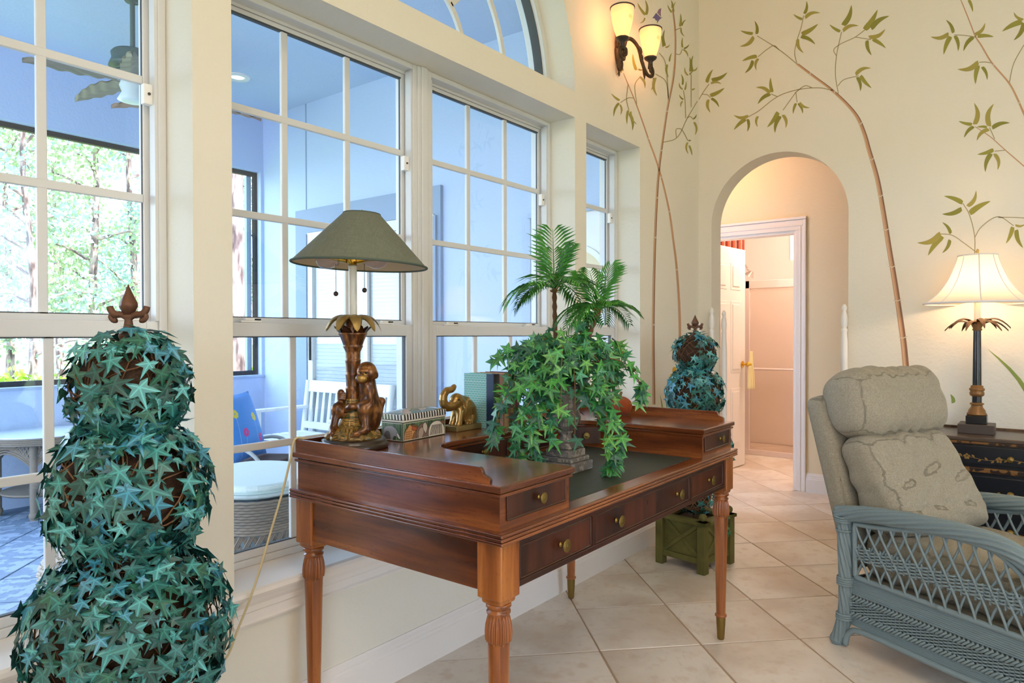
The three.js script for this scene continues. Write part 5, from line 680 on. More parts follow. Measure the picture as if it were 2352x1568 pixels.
{ const t = topiary('three ball teal ivy topiary with iron finial behind the desk by the arch', 3.46, -1.452, 0.045, 36000, (p) => p.y > 0.45 || p.y < 0.12);
  // trailing tendrils down the box
  const tl = [], tw = []; for (const [x, z, l] of [[0.15, 0.11, 0.42], [0.16, 0.02, 0.22], [0.02, 0.16, 0.1]]) { const P = smooth([[x * 0.5, 0.06, z * 0.5], [x, 0.05, z], [x * 1.06, 0.05 - l * 0.5, z * 1.06], [x * 1.05 + 0.01, Math.max(-0.225, 0.05 - l), z * 1.1]], 12); tw.push(tube(P, 0.0015, 5)); for (let i = 3; i <= 12; i += 1) tl.push([leafMatrix(P[i].clone().add(V(rr(-0.01, 0.01), 0, rr(-0.01, 0.01))), V(x + rr(-0.1, 0.1), 0.05, z + rr(-0.1, 0.1)), V(rr(-0.4, 0.4), -1, rr(-0.4, 0.4)), rr(0.025, 0.04)), 1]); }
  for (const w of tw) add(t, 'tendril', w, M.twig2); putLeaves(t, tl, GREEN, 40); }
// ---------------------------------------------------------------- urn, ivy and palm on the desk
{
  const UX = 1.929, UZ = -1.262, s = 0.00145, q = pxl(s, 1303, 1086);
  const stone = mat('#ffffff', 0.8, { map: tex(256, 256, (u, v) => { const a = fbm(u, v, 5, 7, 521, 4), b = fbm(u, v, 16, 16, 522, 3); let c = mix3([88, 84, 80], [156, 148, 138], a); return b > 0.6 ? mix3(c, [186, 176, 160], 0.6) : c; }, [0.2, 0.2]), bumpMap: fineB, bumpScale: 0.0015 });
  const u = thing('stone_urn', 'weathered grey stone urn with fluted bowl on a stepped square plinth', 'urn', [UX, TOP + 0.0012, UZ]);
  add(u, 'plinth', metres(mg([bx(-0.066, 0.066, 0, 0.03, -0.066, 0.066, 0.003), bx(-0.058, 0.058, 0.03, 0.046, -0.058, 0.058, 0.004), bx(-0.048, 0.048, 0.046, 0.07, -0.048, 0.048, 0.003)])), stone);
  const bowl = lathe([[0.0001, 0.07], [0.046, 0.07], [0.046, 0.078], [0.03, 0.088], [0.026, 0.094], [0.02, 0.104], [0.018, 0.115], [0.022, 0.122], [0.026, 0.125], [0.022, 0.129], [0.03, 0.133], [0.043, 0.146], [0.05, 0.163], [0.051, 0.176], [0.047, 0.181], [0.0505, 0.187], [0.046, 0.192], [0.044, 0.21], [0.05, 0.25], [0.056, 0.265], [0.066, 0.272], [0.064, 0.28], [0.054, 0.28], [0.05, 0.26], [0.0001, 0.255]], 96); { const p = bowl.attributes.position; for (let i = 0; i < p.count; i++) { const y = p.getY(i); if (y > 0.132 && y < 0.18) { const a = Math.atan2(p.getZ(i), p.getX(i)), k = 1 - 0.07 * Math.pow(Math.abs(Math.cos(a * 9)), 3); p.setX(i, p.getX(i) * k); p.setZ(i, p.getZ(i) * k); } } bowl.computeVertexNormals(); } add(u, 'urn_body', metres(bowl, 'y'), stone);
  // ivy
  const t = thing('ivy_plant', 'trailing green ivy spilling from the stone urn over the desk', 'plant', [UX, TOP + 0.255, UZ], FACE), oy = 0.255, list = [], tw = [];
  const eyeL = V(0, EYE.y - TOP - 0.255, 2.3), put = (p, s0, dir) => { const n = V(rr(-0.7, 0.7), rr(-0.1, 1.0), 0.55 + rr(-0.5, 0.6)).add(dir.clone().multiplyScalar(0.5)); if (p.z < -0.05) n.z -= 0.6; list.push([leafMatrix(p, n, V(rr(-0.9, 0.9) + dir.x * 0.8, -0.8 + rr(-0.4, 0.4), rr(-0.3, 0.6)), s0), s0 * (p.z + 0.5)]); };
  const vine = (pts, n, s0, jit = 0.012) => { const P = smooth(pts, 24); tw.push(tube(P, 0.0014, 4, { caps: false })); for (let i = 0; i < n; i++) { const c = P[Math.floor(lerp(2, 24, (i + rnd()) / n)) % 25]; put(c.clone().add(V(rr(-1, 1), rr(-1, 1), rr(-1, 1)).multiplyScalar(jit)), s0 * rr(0.75, 1.2), V(c.x, 0.1, c.z).multiplyScalar(3)); } };
  const W = (px, py, z) => { const a = q(px, py, z); return [a[0], a[1] - oy, a[2]]; };
  for (const [n, p] of [[22, [[1290, 880, 0], [1240, 870, 0.1], [1165, 915, 0.12], [1145, 985, 0.12], [1150, 1012, 0.12]]], [24, [[1290, 880, 0], [1240, 900, 0.12], [1195, 960, 0.14], [1190, 1030, 0.13], [1200, 1052, 0.13]]], [20, [[1290, 890, 0.02], [1250, 930, 0.12], [1225, 990, 0.13], [1238, 1052, 0.12]]], [14, [[1285, 890, 0.02], [1262, 960, 0.12], [1262, 1010, 0.12]]], [26, [[1320, 890, 0.02], [1355, 930, 0.1], [1385, 1000, 0.12], [1395, 1060, 0.13], [1375, 1108, 0.14]]], [26, [[1320, 880, 0.02], [1380, 920, 0.1], [1415, 985, 0.11], [1405, 1050, 0.12], [1385, 1085, 0.12]]], [20, [[1330, 860, 0], [1400, 830, 0.06], [1450, 855, 0.08], [1466, 905, 0.08], [1462, 925, 0.08]]], [16, [[1285, 860, 0], [1230, 810, 0.04], [1170, 815, 0.05], [1140, 838, 0.05]]], [18, [[1300, 850, 0], [1335, 780, 0], [1350, 735, 0.0], [1365, 745, 0.02]]], [16, [[1310, 860, 0], [1380, 800, -0.02], [1420, 800, 0.0], [1440, 830, 0.02]]], [14, [[1290, 850, 0], [1270, 790, 0.05], [1230, 790, 0.06], [1200, 815, 0.07]]]]) vine(p.map((a) => W(...a)), Math.round(n * 1.3), 0.055);
  for (let i = 0; i < 30; i++) { const a = i / 30 * 6.283 + rr(-0.2, 0.2), R = rr(0.13, 0.21), up = rr(0.06, 0.17), down = rr(-0.16, 0.05); vine([[0, 0.02, 0], [Math.cos(a) * R * 0.5, up, Math.sin(a) * R * 0.5], [Math.cos(a) * R, up * 0.6, Math.sin(a) * R * 0.9], [Math.cos(a) * R * 1.08, down, Math.sin(a) * R * 0.95]], 17, 0.052, 0.02); }
  for (let i = 0; i < 190; i++) { const a = rr(0, 6.283), e = rr(0.1, 1.3), R = rr(0.12, 0.17); put(V(Math.cos(a) * Math.cos(e) * R * 1.15, 0.06 + Math.sin(e) * R * 0.95, Math.sin(a) * Math.cos(e) * R), rr(0.038, 0.052), V(Math.cos(a), 0.4, Math.sin(a))); }
  add(t, 'vine_stems', tw, mat('#8a6038', 0.8)); add(t, 'soil', mv(cyl(0.05, 0.05, 0.02, 20), 0, 0.006, 0), M.moss); putLeaves(t, list, GREEN);
  // palm: two crowns on scarred stems
  const pal = thing('palm_plant', 'small two stemmed palm rising from the urn behind the ivy', 'plant', [UX, TOP + 0.262, UZ], FACE); const pm = [mat('#3f8a2e', 0.5, { clearcoat: 0.2 }), mat('#2c6a28', 0.5, { clearcoat: 0.2 }), mat('#57a03a', 0.5, { clearcoat: 0.2 })];
  const frond = (L, droop) => { const P = [], g = []; for (let i = 0; i <= 14; i++) { const t = i / 14; P.push(V(L * t * (1 - 0.12 * t * t * droop), L * (0.5 * t - droop * t * t), 0)); } g.push(tube(P, (t) => 0.0022 * (1 - t) + 0.0006, 5)); const pos = []; for (let i = 2; i <= 15; i++) for (const s of [-1, 1]) { const t = i / 16, k = t * 14, a = Math.floor(k), c = P[a].clone().lerp(P[Math.min(14, a + 1)], k - a), d = P[Math.min(14, a + 1)].clone().sub(P[Math.max(0, a - 1)]).normalize(), ll = L * 0.56 * Math.pow(Math.sin(Math.PI * (0.12 + 0.82 * t)), 0.7) * rr(0.85, 1.1), w = 0.0052; const out = d.clone().multiplyScalar(0.62 + 0.3 * t).add(V(0, -0.12, s * 0.85)).normalize(), m = c.clone().add(out.clone().multiplyScalar(ll * 0.5)).add(V(0, 0.006, 0)), e = c.clone().add(out.clone().multiplyScalar(ll)).add(V(0, -0.14 * ll, 0)), side = d.clone().multiplyScalar(w); const A = m.clone().add(side), B = m.clone().sub(side); for (const tri of [[c, A, B], [A, e, B]]) for (const v of tri) pos.push(v.x, v.y, v.z); } const q = new THREE.BufferGeometry(); q.setAttribute('position', new THREE.Float32BufferAttribute(pos, 3)); q.computeVertexNormals(); g.push(q); return mg(g); };
  const crown = (c, n, L, tilt) => { for (let i = 0; i < n; i++) { const f = add(pal, 'frond', frond(L * rr(0.8, 1.15), i % 4 === 0 ? 0.15 : rr(0.45, 1.15)), pm[i % 3]); f.position.set(...c); f.rotation.order = 'YZX'; f.rotation.y = i / n * 6.283 + rr(-0.3, 0.3) + tilt; f.rotation.z = i % 4 === 0 ? rr(0.55, 0.95) : rr(-0.1, 0.35); } };
  const c1 = W(1280, 668, -0.06), c2 = W(1376, 722, 0.02), fix = (c) => [c[0], c[1] - 0.007, c[2]];
  add(pal, 'stem', tube(smooth([[-0.01, 0, -0.01], [W(1283, 800, -0.04)[0], W(1283, 800)[1], -0.04], fix(c1)], 24), (t) => 0.0075 + 0.0015 * Math.sin(t * 70), 8), M.twig); add(pal, 'stem', tube(smooth([[0.015, 0, -0.01], [W(1345, 820, 0)[0], W(1345, 820)[1], 0], fix(c2)], 24), (t) => 0.0075 + 0.0015 * Math.sin(t * 70), 8), M.twig);
  crown(fix(c1), 17, 0.185, 0.3); crown(fix(c2), 14, 0.15, 0.1);
  const fib = []; for (const c of [c1, c2]) for (let i = 0; i < 24; i++) { const a = rr(0, 6.3); fib.push(bar([c[0], c[1] - 0.02, c[2]], [c[0] + Math.cos(a) * 0.016, c[1] + rr(-0.02, 0.02), c[2] + Math.sin(a) * 0.016], 0.0012, 4)); } add(pal, 'fibre', fib, mat('#8a5a20', 0.9)).userData.kind = 'stuff';
}
// ---------------------------------------------------------------- wicker recliner
function twist(pts, rad, ridges = 10, pitch = 60, depth = 0.12, flat = 1) { const n = pts.length - 1; const g = tube(pts, rad, ridges * 4, { flat }); const P = g.attributes.position, U = g.attributes.uv, w = ridges * 4 + 1; for (let i = 0; i <= n; i++) for (let k = 0; k < w; k++) { const id = i * w + k, a = k / (w - 1) * 6.28318, f = 1 - depth * Math.pow(Math.abs(Math.sin((a * ridges + U.getX(id) * pitch * ridges / 10) / 2)), 6) * 2.0, c = pts[i]; P.setXYZ(id, c.x + (P.getX(id) - c.x) * f, c.y + (P.getY(id) - c.y) * f, c.z + (P.getZ(id) - c.z) * f); } g.computeVertexNormals(); return g; }
{
  const CA = 62 * Math.PI / 180, ch = thing('wicker_recliner', 'slate blue wicker recliner with heather beige cushions', 'chair', [2.885, 0, -0.628], Math.atan2(-Math.cos(CA), Math.sin(CA)));
  const bl = mat('#7d8f93', 0.45, { clearcoat: 0.15, clearcoatRoughness: 0.4 }), blD = bl;
  const yTop = (z) => 0.485 + 0.055 * sstep(0.05, 0.5, z) - 0.16 * Math.pow(clamp((z - 0.5) / 0.23, 0, 1), 2.2);
  for (const [x, nm] of [[0, 'near'], [0.6, 'far']]) {
    const sd = new THREE.Group(); sd.name = 'side_panel'; sd.position.x = x; ch.add(sd);
    add(sd, 'back_post', twist(smooth([[0, 0.012, -0.004], [0, 0.06, 0.014], [0, 0.13, 0.032], [0, 0.25, 0.036], [0, 0.4, 0.03], [0, 0.5, 0.026]], 60), (t) => t < 0.03 ? 0.024 : 0.027, 9, 90), bl); add(sd, 'foot_cap', [mv(sph(0.027, 16, 10), 0, 0.02, -0.004), mv(cyl(0.02, 0.02, 0.012, 14), 0, 0.006, -0.004)], blD);
    add(sd, 'arm_rail', twist(smooth([[0, 0.508, 0.0], [0, 0.52, 0.06], [0, 0.535, 0.15], [0, 0.552, 0.35], [0, 0.556, 0.5], [0, 0.545, 0.6], [0, 0.51, 0.68], [0, 0.43, 0.745], [0, 0.3, 0.765], [0, 0.02, 0.77]], 150), 0.031, 10, 70), bl);
    const wr = []; for (const [y, z, r] of [[0.5, 0.026, 0.0315], [0.492, 0.026, 0.031], [0.484, 0.027, 0.031], [0.45, 0.028, 0.029], [0.27, 0.035, 0.03], [0.262, 0.035, 0.03], [0.254, 0.035, 0.03], [0.246, 0.035, 0.03], [0.13, 0.032, 0.03], [0.122, 0.032, 0.03], [0.114, 0.031, 0.03]]) { const p = []; for (let i = 0; i <= 20; i++) p.push([Math.cos(i / 20 * 6.2832) * r, y, z + Math.sin(i / 20 * 6.2832) * r]); wr.push(tube(p, 0.0042, 5, { caps: false })); } add(sd, 'binding', wr, blD);
    const fr = []; for (let i = 0; i <= 40; i++) { const z = lerp(0.076, 0.712, i / 40); fr.push([0, yTop(z), z]); } add(sd, 'lattice_frame', tube([[0, 0.285, 0.4], [0, 0.285, 0.085], [0, 0.292, 0.076], [0, 0.47, 0.074], ...fr, [0, 0.4, 0.722], [0, 0.292, 0.718], [0, 0.285, 0.7], [0, 0.285, 0.39]], 0.0095, 8, { caps: false }), bl);
    for (let i = 0; i < 15; i++) for (const s of [-1, 1]) { const z0 = 0.075 + i * 0.048, P = []; for (let k = 0; k <= 10; k++) { const t = k / 10; let z = z0 + s * (0.058 * Math.sin((t - 0.5) * 2.4)) + 0.01; z = clamp(z, 0.076, 0.716); P.push([s * 0.004, lerp(0.285, yTop(z), t), z]); } add(sd, 'lattice_strand', tube(P, 0.0045, 6), bl); }
    const weaveRows = (y0, y1, n, za, zb, r, amp, steps, rise = 0) => { const o = []; for (let j = 0; j < n; j++) { const P = []; for (let i = 0; i <= steps; i++) { const z = lerp(za, zb, i / steps); P.push([((i + j) % 2 ? 1 : -1) * amp, lerp(y0, y1, (j + 0.5) / n) + rise * (z - za), z]); } o.push(tube(smooth(P, steps * 3), r, 5, { caps: false })); } return o; };
    add(sd, 'woven_band', [...weaveRows(0.352, 0.402, 9, 0.08, 0.715, 0.0033, 0.008, 28, 0.018), ...Array.from({ length: 28 }, (_, i) => bar([0, 0.352, 0.092 + i * 0.0225], [0, 0.412, 0.092 + i * 0.0225], 0.004, 5))], bl).userData.kind = 'stuff';
    const reeds = (y0, y1, n) => Array.from({ length: n }, (_, i) => bar([0.006, lerp(y0, y1, (i + 0.5) / n), 0.04], [0.006, lerp(y0, y1, (i + 0.5) / n), 0.765], (y1 - y0) / n * 0.58, 6));
    add(sd, 'reeded_rail', reeds(0.214, 0.278, 9), bl); add(sd, 'reeded_rail', reeds(0.095, 0.132, 6), bl);
    for (const [y, sl] of [[0.204, 1], [0.142, -1]]) { const o = []; for (let i = 0; i < 48; i++) { const z = 0.055 + i * 0.0147; o.push(tube([[-0.005, y - 0.009, z], [-0.009, y, z + 0.012], [-0.005, y + 0.009, z + 0.024]], 0.0045, 5), tube([[0.002, y + 0.009, z], [-0.003, y, z + 0.012], [0.002, y - 0.009, z + 0.024]], 0.0045, 5)); } add(sd, 'braid', o, bl).userData.kind = 'stuff'; }
    add(sd, 'woven_panel', [...weaveRows(0.15, 0.196, 9, 0.06, 0.755, 0.003, 0.006, 44), bx(0.008, 0.012, 0.13, 0.21, 0.05, 0.76)], blD).userData.kind = 'stuff';
    add(sd, 'brace', tube(smooth([[0, 0.012, 0.032], [0, 0.05, 0.042], [0, 0.078, 0.07], [0, 0.086, 0.12], [0, 0.086, 0.4], [0, 0.086, 0.66], [0, 0.07, 0.72], [0, 0.012, 0.748]], 40), 0.0115, 8), bl);
  }
  add(ch, 'back_rail', [bar([0, 0.245, 0.035], [0.6, 0.245, 0.035], 0.022, 12), bar([0, 0.12, 0.032], [0.6, 0.12, 0.032], 0.018, 12)], bl); add(ch, 'front_rail', [bar([0, 0.245, 0.76], [0.6, 0.245, 0.76], 0.022, 12)], bl);
  add(ch, 'seat_base', bx(0.035, 0.565, 0.2, 0.285, 0.07, 0.74, 0.02), mat('#8c8676', 0.9));
  const heather = mat('#ffffff', 0.95, { map: tex(512, 512, (u, v) => { const a = vn(u, v, 160, 60, 531), b = vn(u, v, 60, 160, 532), c = vn(u, v, 250, 250, 533), f = fbm(u, v, 4, 4, 534, 3); return mix3(mix3([128, 118, 100], [186, 178, 158], 0.35 * a + 0.35 * b + 0.3 * c), [158, 150, 132], 0.35 * f); }, [0.25, 0.25]), bumpMap: tex(256, 256, (u, v) => [255 * (0.5 * vn(u, v, 100, 40, 535) + 0.5 * vn(u, v, 40, 100, 536))], [0.12, 0.12], false), bumpScale: 0.0012, sheen: 0.3, sheenColor: new THREE.Color('#cfc7b4'), sheenRoughness: 0.6 });
  const rbox = (p, h, r) => { const q = [Math.abs(p[0]) - h[0] + r, Math.abs(p[1]) - h[1] + r, Math.abs(p[2]) - h[2] + r]; return Math.hypot(Math.max(q[0], 0), Math.max(q[1], 0), Math.max(q[2], 0)) + Math.min(Math.max(...q), 0) - r; };
  const ct = Math.cos(0.295), st = Math.sin(0.295); // leaning frame of the back
  const toL = (x, y, z) => { const Y = y - 0.45, Z = z - 0.06; return [x - 0.3, Y * ct - Z * st, Y * st + Z * ct]; };
  const wr = (x, y) => 0.0055 * Math.sin(x * 31 + 3 * Math.sin(y * 17)) * Math.sin(y * 23 + x * 9);
  add(ch, 'back_shell', metres(sdfMesh((x, y, z) => { const p = toL(x, y, z); return rbox([p[0], p[1] - 0.2, p[2] + 0.075], [0.262, 0.34, 0.05], 0.035); }, [0.3, 0.68, -0.02], 0.4, 64), 'y'), heather);
  const lower = (x, y, z) => { const p = toL(x, y, z), b = sstep(0.36, -0.05, p[1]); let d = rbox([p[0] * (1 - 0.02 * b), p[1] - 0.165, p[2] - 0.05 - 0.055 * b], [0.25, 0.205, 0.085 + 0.03 * b], 0.075); const e = sstep(0.26, 0.36, p[1]); d += wr(p[0], p[1]) * 1.3 + e * 0.006 * Math.sin(p[0] * 60 + 2 * Math.sin(p[0] * 13)) + 0.02 * Math.exp(-Math.pow((p[1] - 0.37) / 0.025, 2)) - 0.006 * Math.exp(-Math.pow((p[1] - 0.06 + 0.1 * p[0] * p[0]) / 0.012, 2)) * -0.6; return d; };
  add(ch, 'back_cushion', metres(sdfMesh(lower, [0.3, 0.63, 0.1], 0.34, 88), 'y'), heather);
  const head = (x, y, z) => { const p = toL(x, y, z), v = p[1] - 0.478; let d = rbox([p[0], v, p[2] - 0.055], [0.268, 0.14, 0.112], 0.095); const e = Math.abs(v) / 0.14; d += sstep(0.45, 1.0, e) * 0.0045 * Math.sin(p[0] * 75 + 2.5 * Math.sin(p[0] * 11) + (v > 0 ? 1 : 0)) + wr(p[0] + 2, v) * 0.8; return d; };
  add(ch, 'head_cushion', metres(sdfMesh(head, [0.3, 0.92, 0.0], 0.34, 88), 'y'), heather);
  const seat = (x, y, z) => rbox([x - 0.3, y - 0.365, z - 0.43], [0.258, 0.088, 0.36], 0.055) + wr(x, z) * 1.2; add(ch, 'seat_cushion', metres(sdfMesh(seat, [0.3, 0.37, 0.43], 0.42, 80), 'x'), heather);
}
{ const p = onY(2240, 1540, 0.0), r = thing('rug', 'olive and dark red patterned rug under the wicker recliner', 'rug', [2.75, 0.0005, 0.35], 0.5); const pat = tex(256, 256, (u, v) => { const a = fbm(u, v, 8, 8, 541, 3); return u < 0.08 || v < 0.08 || u > 0.92 || v > 0.92 ? [92, 104, 74] : a > 0.5 ? [96, 34, 40] : [120, 112, 78]; }, [1.3, 0.9]); const g = bx(-0.65, 0.65, 0, 0.007, -0.45, 0.45, 0.003); add(r, 'pile', metres(mv(g, 0, 0, 0), 'x', 0.65), mat('#ffffff', 0.95, { map: pat })); }
// ---------------------------------------------------------------- black chest and its lamp
{
  const c = thing('black_chest', 'black lacquer chest with worn gilt edges and painted flowers', 'chest', [4.12, 0, 0.04]), lac = mat('#14171f', 0.25, { clearcoat: 0.5, clearcoatRoughness: 0.15 }), worn = mat('#ffffff', 0.35, { map: tex(256, 64, (u, v) => { const a = fbm(u, v, 20, 4, 551, 3); return a > 0.52 ? [128, 88, 44] : [44, 30, 20]; }, [0.6, 0.15]), metalness: 0.2 });
  const x0 = -0.19, x1 = 0.185, z0 = -0.46, z1 = 0.46;
  add(c, 'body', bx(x0 + 0.01, x1, 0.06, 0.68, z0 + 0.01, z1 - 0.01, 0.003), lac); add(c, 'top', [bx(x0 - 0.008, x1, 0.692, 0.712, z0 - 0.01, z1 + 0.01, 0.006)], mat('#4b3b2e', 0.35, { clearcoat: 0.3 })); add(c, 'top_moulding', metres(bx(x0 - 0.002, x1, 0.678, 0.693, z0, z1, 0.005), 'z'), worn, 'rubbed gilt moulding');
  add(c, 'back_ledge', bx(x1 - 0.014, x1, 0.712, 0.722, z0, z1), worn);
  const gi = mat('#8a6a34', 0.4, { metalness: 0.4 });
  for (const [y0, y1] of [[0.585, 0.672], [0.4, 0.53], [0.21, 0.37]]) { const d = add(c, 'drawer', bx(x0, x0 + 0.014, y0, y1, z0 + 0.035, z1 - 0.035, 0.004), lac); for (const kz of [-0.16, 0.16]) { const k = rot(lathe([[0.0001, 0], [0.012, 0], [0.013, 0.003], [0.006, 0.006], [0.006, 0.012], [0.0125, 0.016], [0.0125, 0.02], [0.006, 0.024], [0.0001, 0.024]], 20), 0, 0, Math.PI / 2); add(d, 'knob', mv(k, x0, (y0 + y1) / 2 - 0.008, kz), M.brassOld, 'round brass knob'); }
    const vn0 = [], P = []; for (let i = 0; i <= 30; i++) { const z = lerp(z0 + 0.08, z1 - 0.08, i / 30); P.push([x0 - 0.0006, (y0 + y1) / 2 - 0.016 + 0.006 * Math.sin(i * 0.9), z]); } vn0.push(tube(P, 0.0011, 4)); for (let i = 1; i < 30; i++) { const s = new THREE.SphereGeometry(0.008, 8, 6); s.scale(0.08, 0.55, 1); s.rotateX((i % 2 ? 0.7 : -0.7)); s.translate(P[i][0], P[i][1] + (i % 2 ? 0.007 : -0.007), P[i][2]); vn0.push(s); if (i % 5 === 2) for (let k = 0; k < 5; k++) { const f = new THREE.SphereGeometry(0.007, 8, 6); f.scale(0.08, 0.8, 0.8); f.translate(P[i][0], P[i][1] + Math.cos(k * 1.257) * 0.009, P[i][2] + Math.sin(k * 1.257) * 0.009); vn0.push(f); } } add(d, 'flower_painting', vn0, gi, 'painted gold flower garland'); }
  for (const y of [0.558, 0.385, 0.19]) add(c, 'moulding', metres(bx(x0 - 0.004, x0 + 0.02, y - 0.012, y + 0.012, z0 + 0.004, z1 - 0.004, 0.005), 'z'), worn, 'rubbed gilt moulding');
  for (const x of [x0 + 0.035, x1 - 0.03]) for (const z of [z0 + 0.04, z1 - 0.04]) add(c, 'foot', bx(x - 0.025, x + 0.025, 0, 0.06, z - 0.03, z + 0.03, 0.006), lac);
}
const bulbLight = (parent, col, power, pos, r) => { const p = new THREE.PointLight(col, power, 0, 2); p.position.set(...pos); p.castShadow = true; p.shadow.radius = r; parent.add(p); return p; };
{
  const l = thing('table_lamp', 'black and gold column lamp with palm leaves and a lit white bell shade', 'lamp', [4.12, 0.712, -0.262]), gold = mat('#8a6236', 0.4, { metalness: 0.35 }), blk = mat('#12151c', 0.25, { clearcoat: 0.4 });
  add(l, 'base', bx(-0.075, 0.075, 0, 0.046, -0.075, 0.075, 0.003), mat('#4a3d34', 0.4)); add(l, 'block', bx(-0.044, 0.044, 0.046, 0.086, -0.044, 0.044, 0.003), blk);
  add(l, 'turning', lathe([[0.0001, 0.086], [0.042, 0.086], [0.043, 0.094], [0.036, 0.104], [0.037, 0.11], [0.026, 0.126], [0.024, 0.138], [0.03, 0.14], [0.03, 0.146], [0.022, 0.15]], 32), gold, 'turned gold foot'); add(l, 'shaft', lathe([[0.021, 0.15], [0.021, 0.182]], 24), blk); add(l, 'turning', lathe([[0.022, 0.18], [0.03, 0.185], [0.032, 0.197], [0.028, 0.206], [0.033, 0.212], [0.033, 0.219], [0.026, 0.224], [0.0275, 0.231], [0.02, 0.236]], 32), gold);
  add(l, 'column', lathe([[0.0195, 0.234], [0.0165, 0.51]], 28), blk, 'black column'); add(l, 'capital', lathe([[0.0165, 0.505], [0.022, 0.51], [0.018, 0.518], [0.024, 0.53], [0.026, 0.545], [0.016, 0.556], [0.0001, 0.556]], 28), gold);
  const lf = (() => { const n = 8, p = [], idx = []; for (let i = 0; i <= n; i++) { const t = i / n, w = 0.014 * Math.sin(Math.PI * (0.1 + 0.9 * t)) + 0.001; for (const s of [-1, 0, 1]) p.push(0.012 + t * 0.125, 0.035 * Math.sin(t * 2.4) - 0.05 * t * t - (s ? 0.006 : 0), s * w); } for (let i = 0; i < n; i++) for (let j = 0; j < 2; j++) { const a = i * 3 + j; idx.push(a, a + 1, a + 3, a + 1, a + 4, a + 3); } const g = new THREE.BufferGeometry(); g.setAttribute('position', new THREE.Float32BufferAttribute(p, 3)); g.setIndex(idx); g.computeVertexNormals(); const b = g.clone(); b.translate(0, -0.0015, 0); return mg([g, b]); })();
  for (let k = 0; k < 11; k++) { const m = add(l, 'palm_leaf', lf, M.leafmetal ??= mat('#5a4434', 0.4, { metalness: 0.6 }), 'dark metal palm leaf'); m.position.y = 0.548 - (k % 2) * 0.012; m.rotation.y = k * 6.283 / 11; }
  add(l, 'candle_sleeve', lathe([[0.014, 0.55], [0.014, 0.66], [0.0001, 0.66]], 20), mat('#f3ead2', 0.5)); add(l, 'harp', [tube(smooth([[0, 0.65, -0.02], [0, 0.72, -0.05], [0, 0.82, -0.04], [0, 0.882, 0]], 16), 0.002, 5), tube(smooth([[0, 0.65, 0.02], [0, 0.72, 0.05], [0, 0.82, 0.04], [0, 0.882, 0]], 16), 0.002, 5)], M.brass);
  const prof = [[0.229, 0.64], [0.222, 0.645], [0.2, 0.661], [0.165, 0.695], [0.128, 0.75], [0.102, 0.81], [0.087, 0.855], [0.083, 0.878]];
  const sp = new THREE.SplineCurve(prof.map(([r, y]) => new THREE.Vector2(r, y))).getPoints(30).map((p) => [p.x, p.y]);
  const sh = add(l, 'lamp_shade', lathe(sp, 64), mat('#fff3e2', 0.9, { transmission: 0.5, thickness: 0, side: THREE.DoubleSide }), 'white bell shade glowing from within');
  const tr = []; for (let k = 0; k < 8; k++) { const a = k * Math.PI / 4 + 0.65; tr.push(tube(sp.map(([r, y]) => [Math.cos(a) * (r + 0.001), y, Math.sin(a) * (r + 0.001)]), 0.003, 5)); } for (const [r, y, t] of [[0.229, 0.642, 0.0055], [0.083, 0.877, 0.004]]) { const p = []; for (let i = 0; i <= 64; i++) p.push([Math.cos(i / 64 * 6.2832) * r, y, Math.sin(i / 64 * 6.2832) * r]); tr.push(tube(p, t, 6, { caps: false })); } add(sh, 'trim_braid', tr, mat('#e9e4e2', 0.8), 'white braid trim');
  add(l, 'finial', lathe([[0.0001, 0.912], [0.006, 0.905], [0.004, 0.893], [0.008, 0.888], [0.003, 0.882]], 14), M.brass);
  add(l, 'light_bulb', mv(sph(0.03, 18, 12), 0, 0.71, 0), new THREE.MeshStandardMaterial({ color: '#fff4dd', emissive: '#ffd9a0', emissiveIntensity: 3 }), 'lit bulb'); bulbLight(l, '#ffd0a0', 0.29, [0, 0.71, 0], 1.5);
}
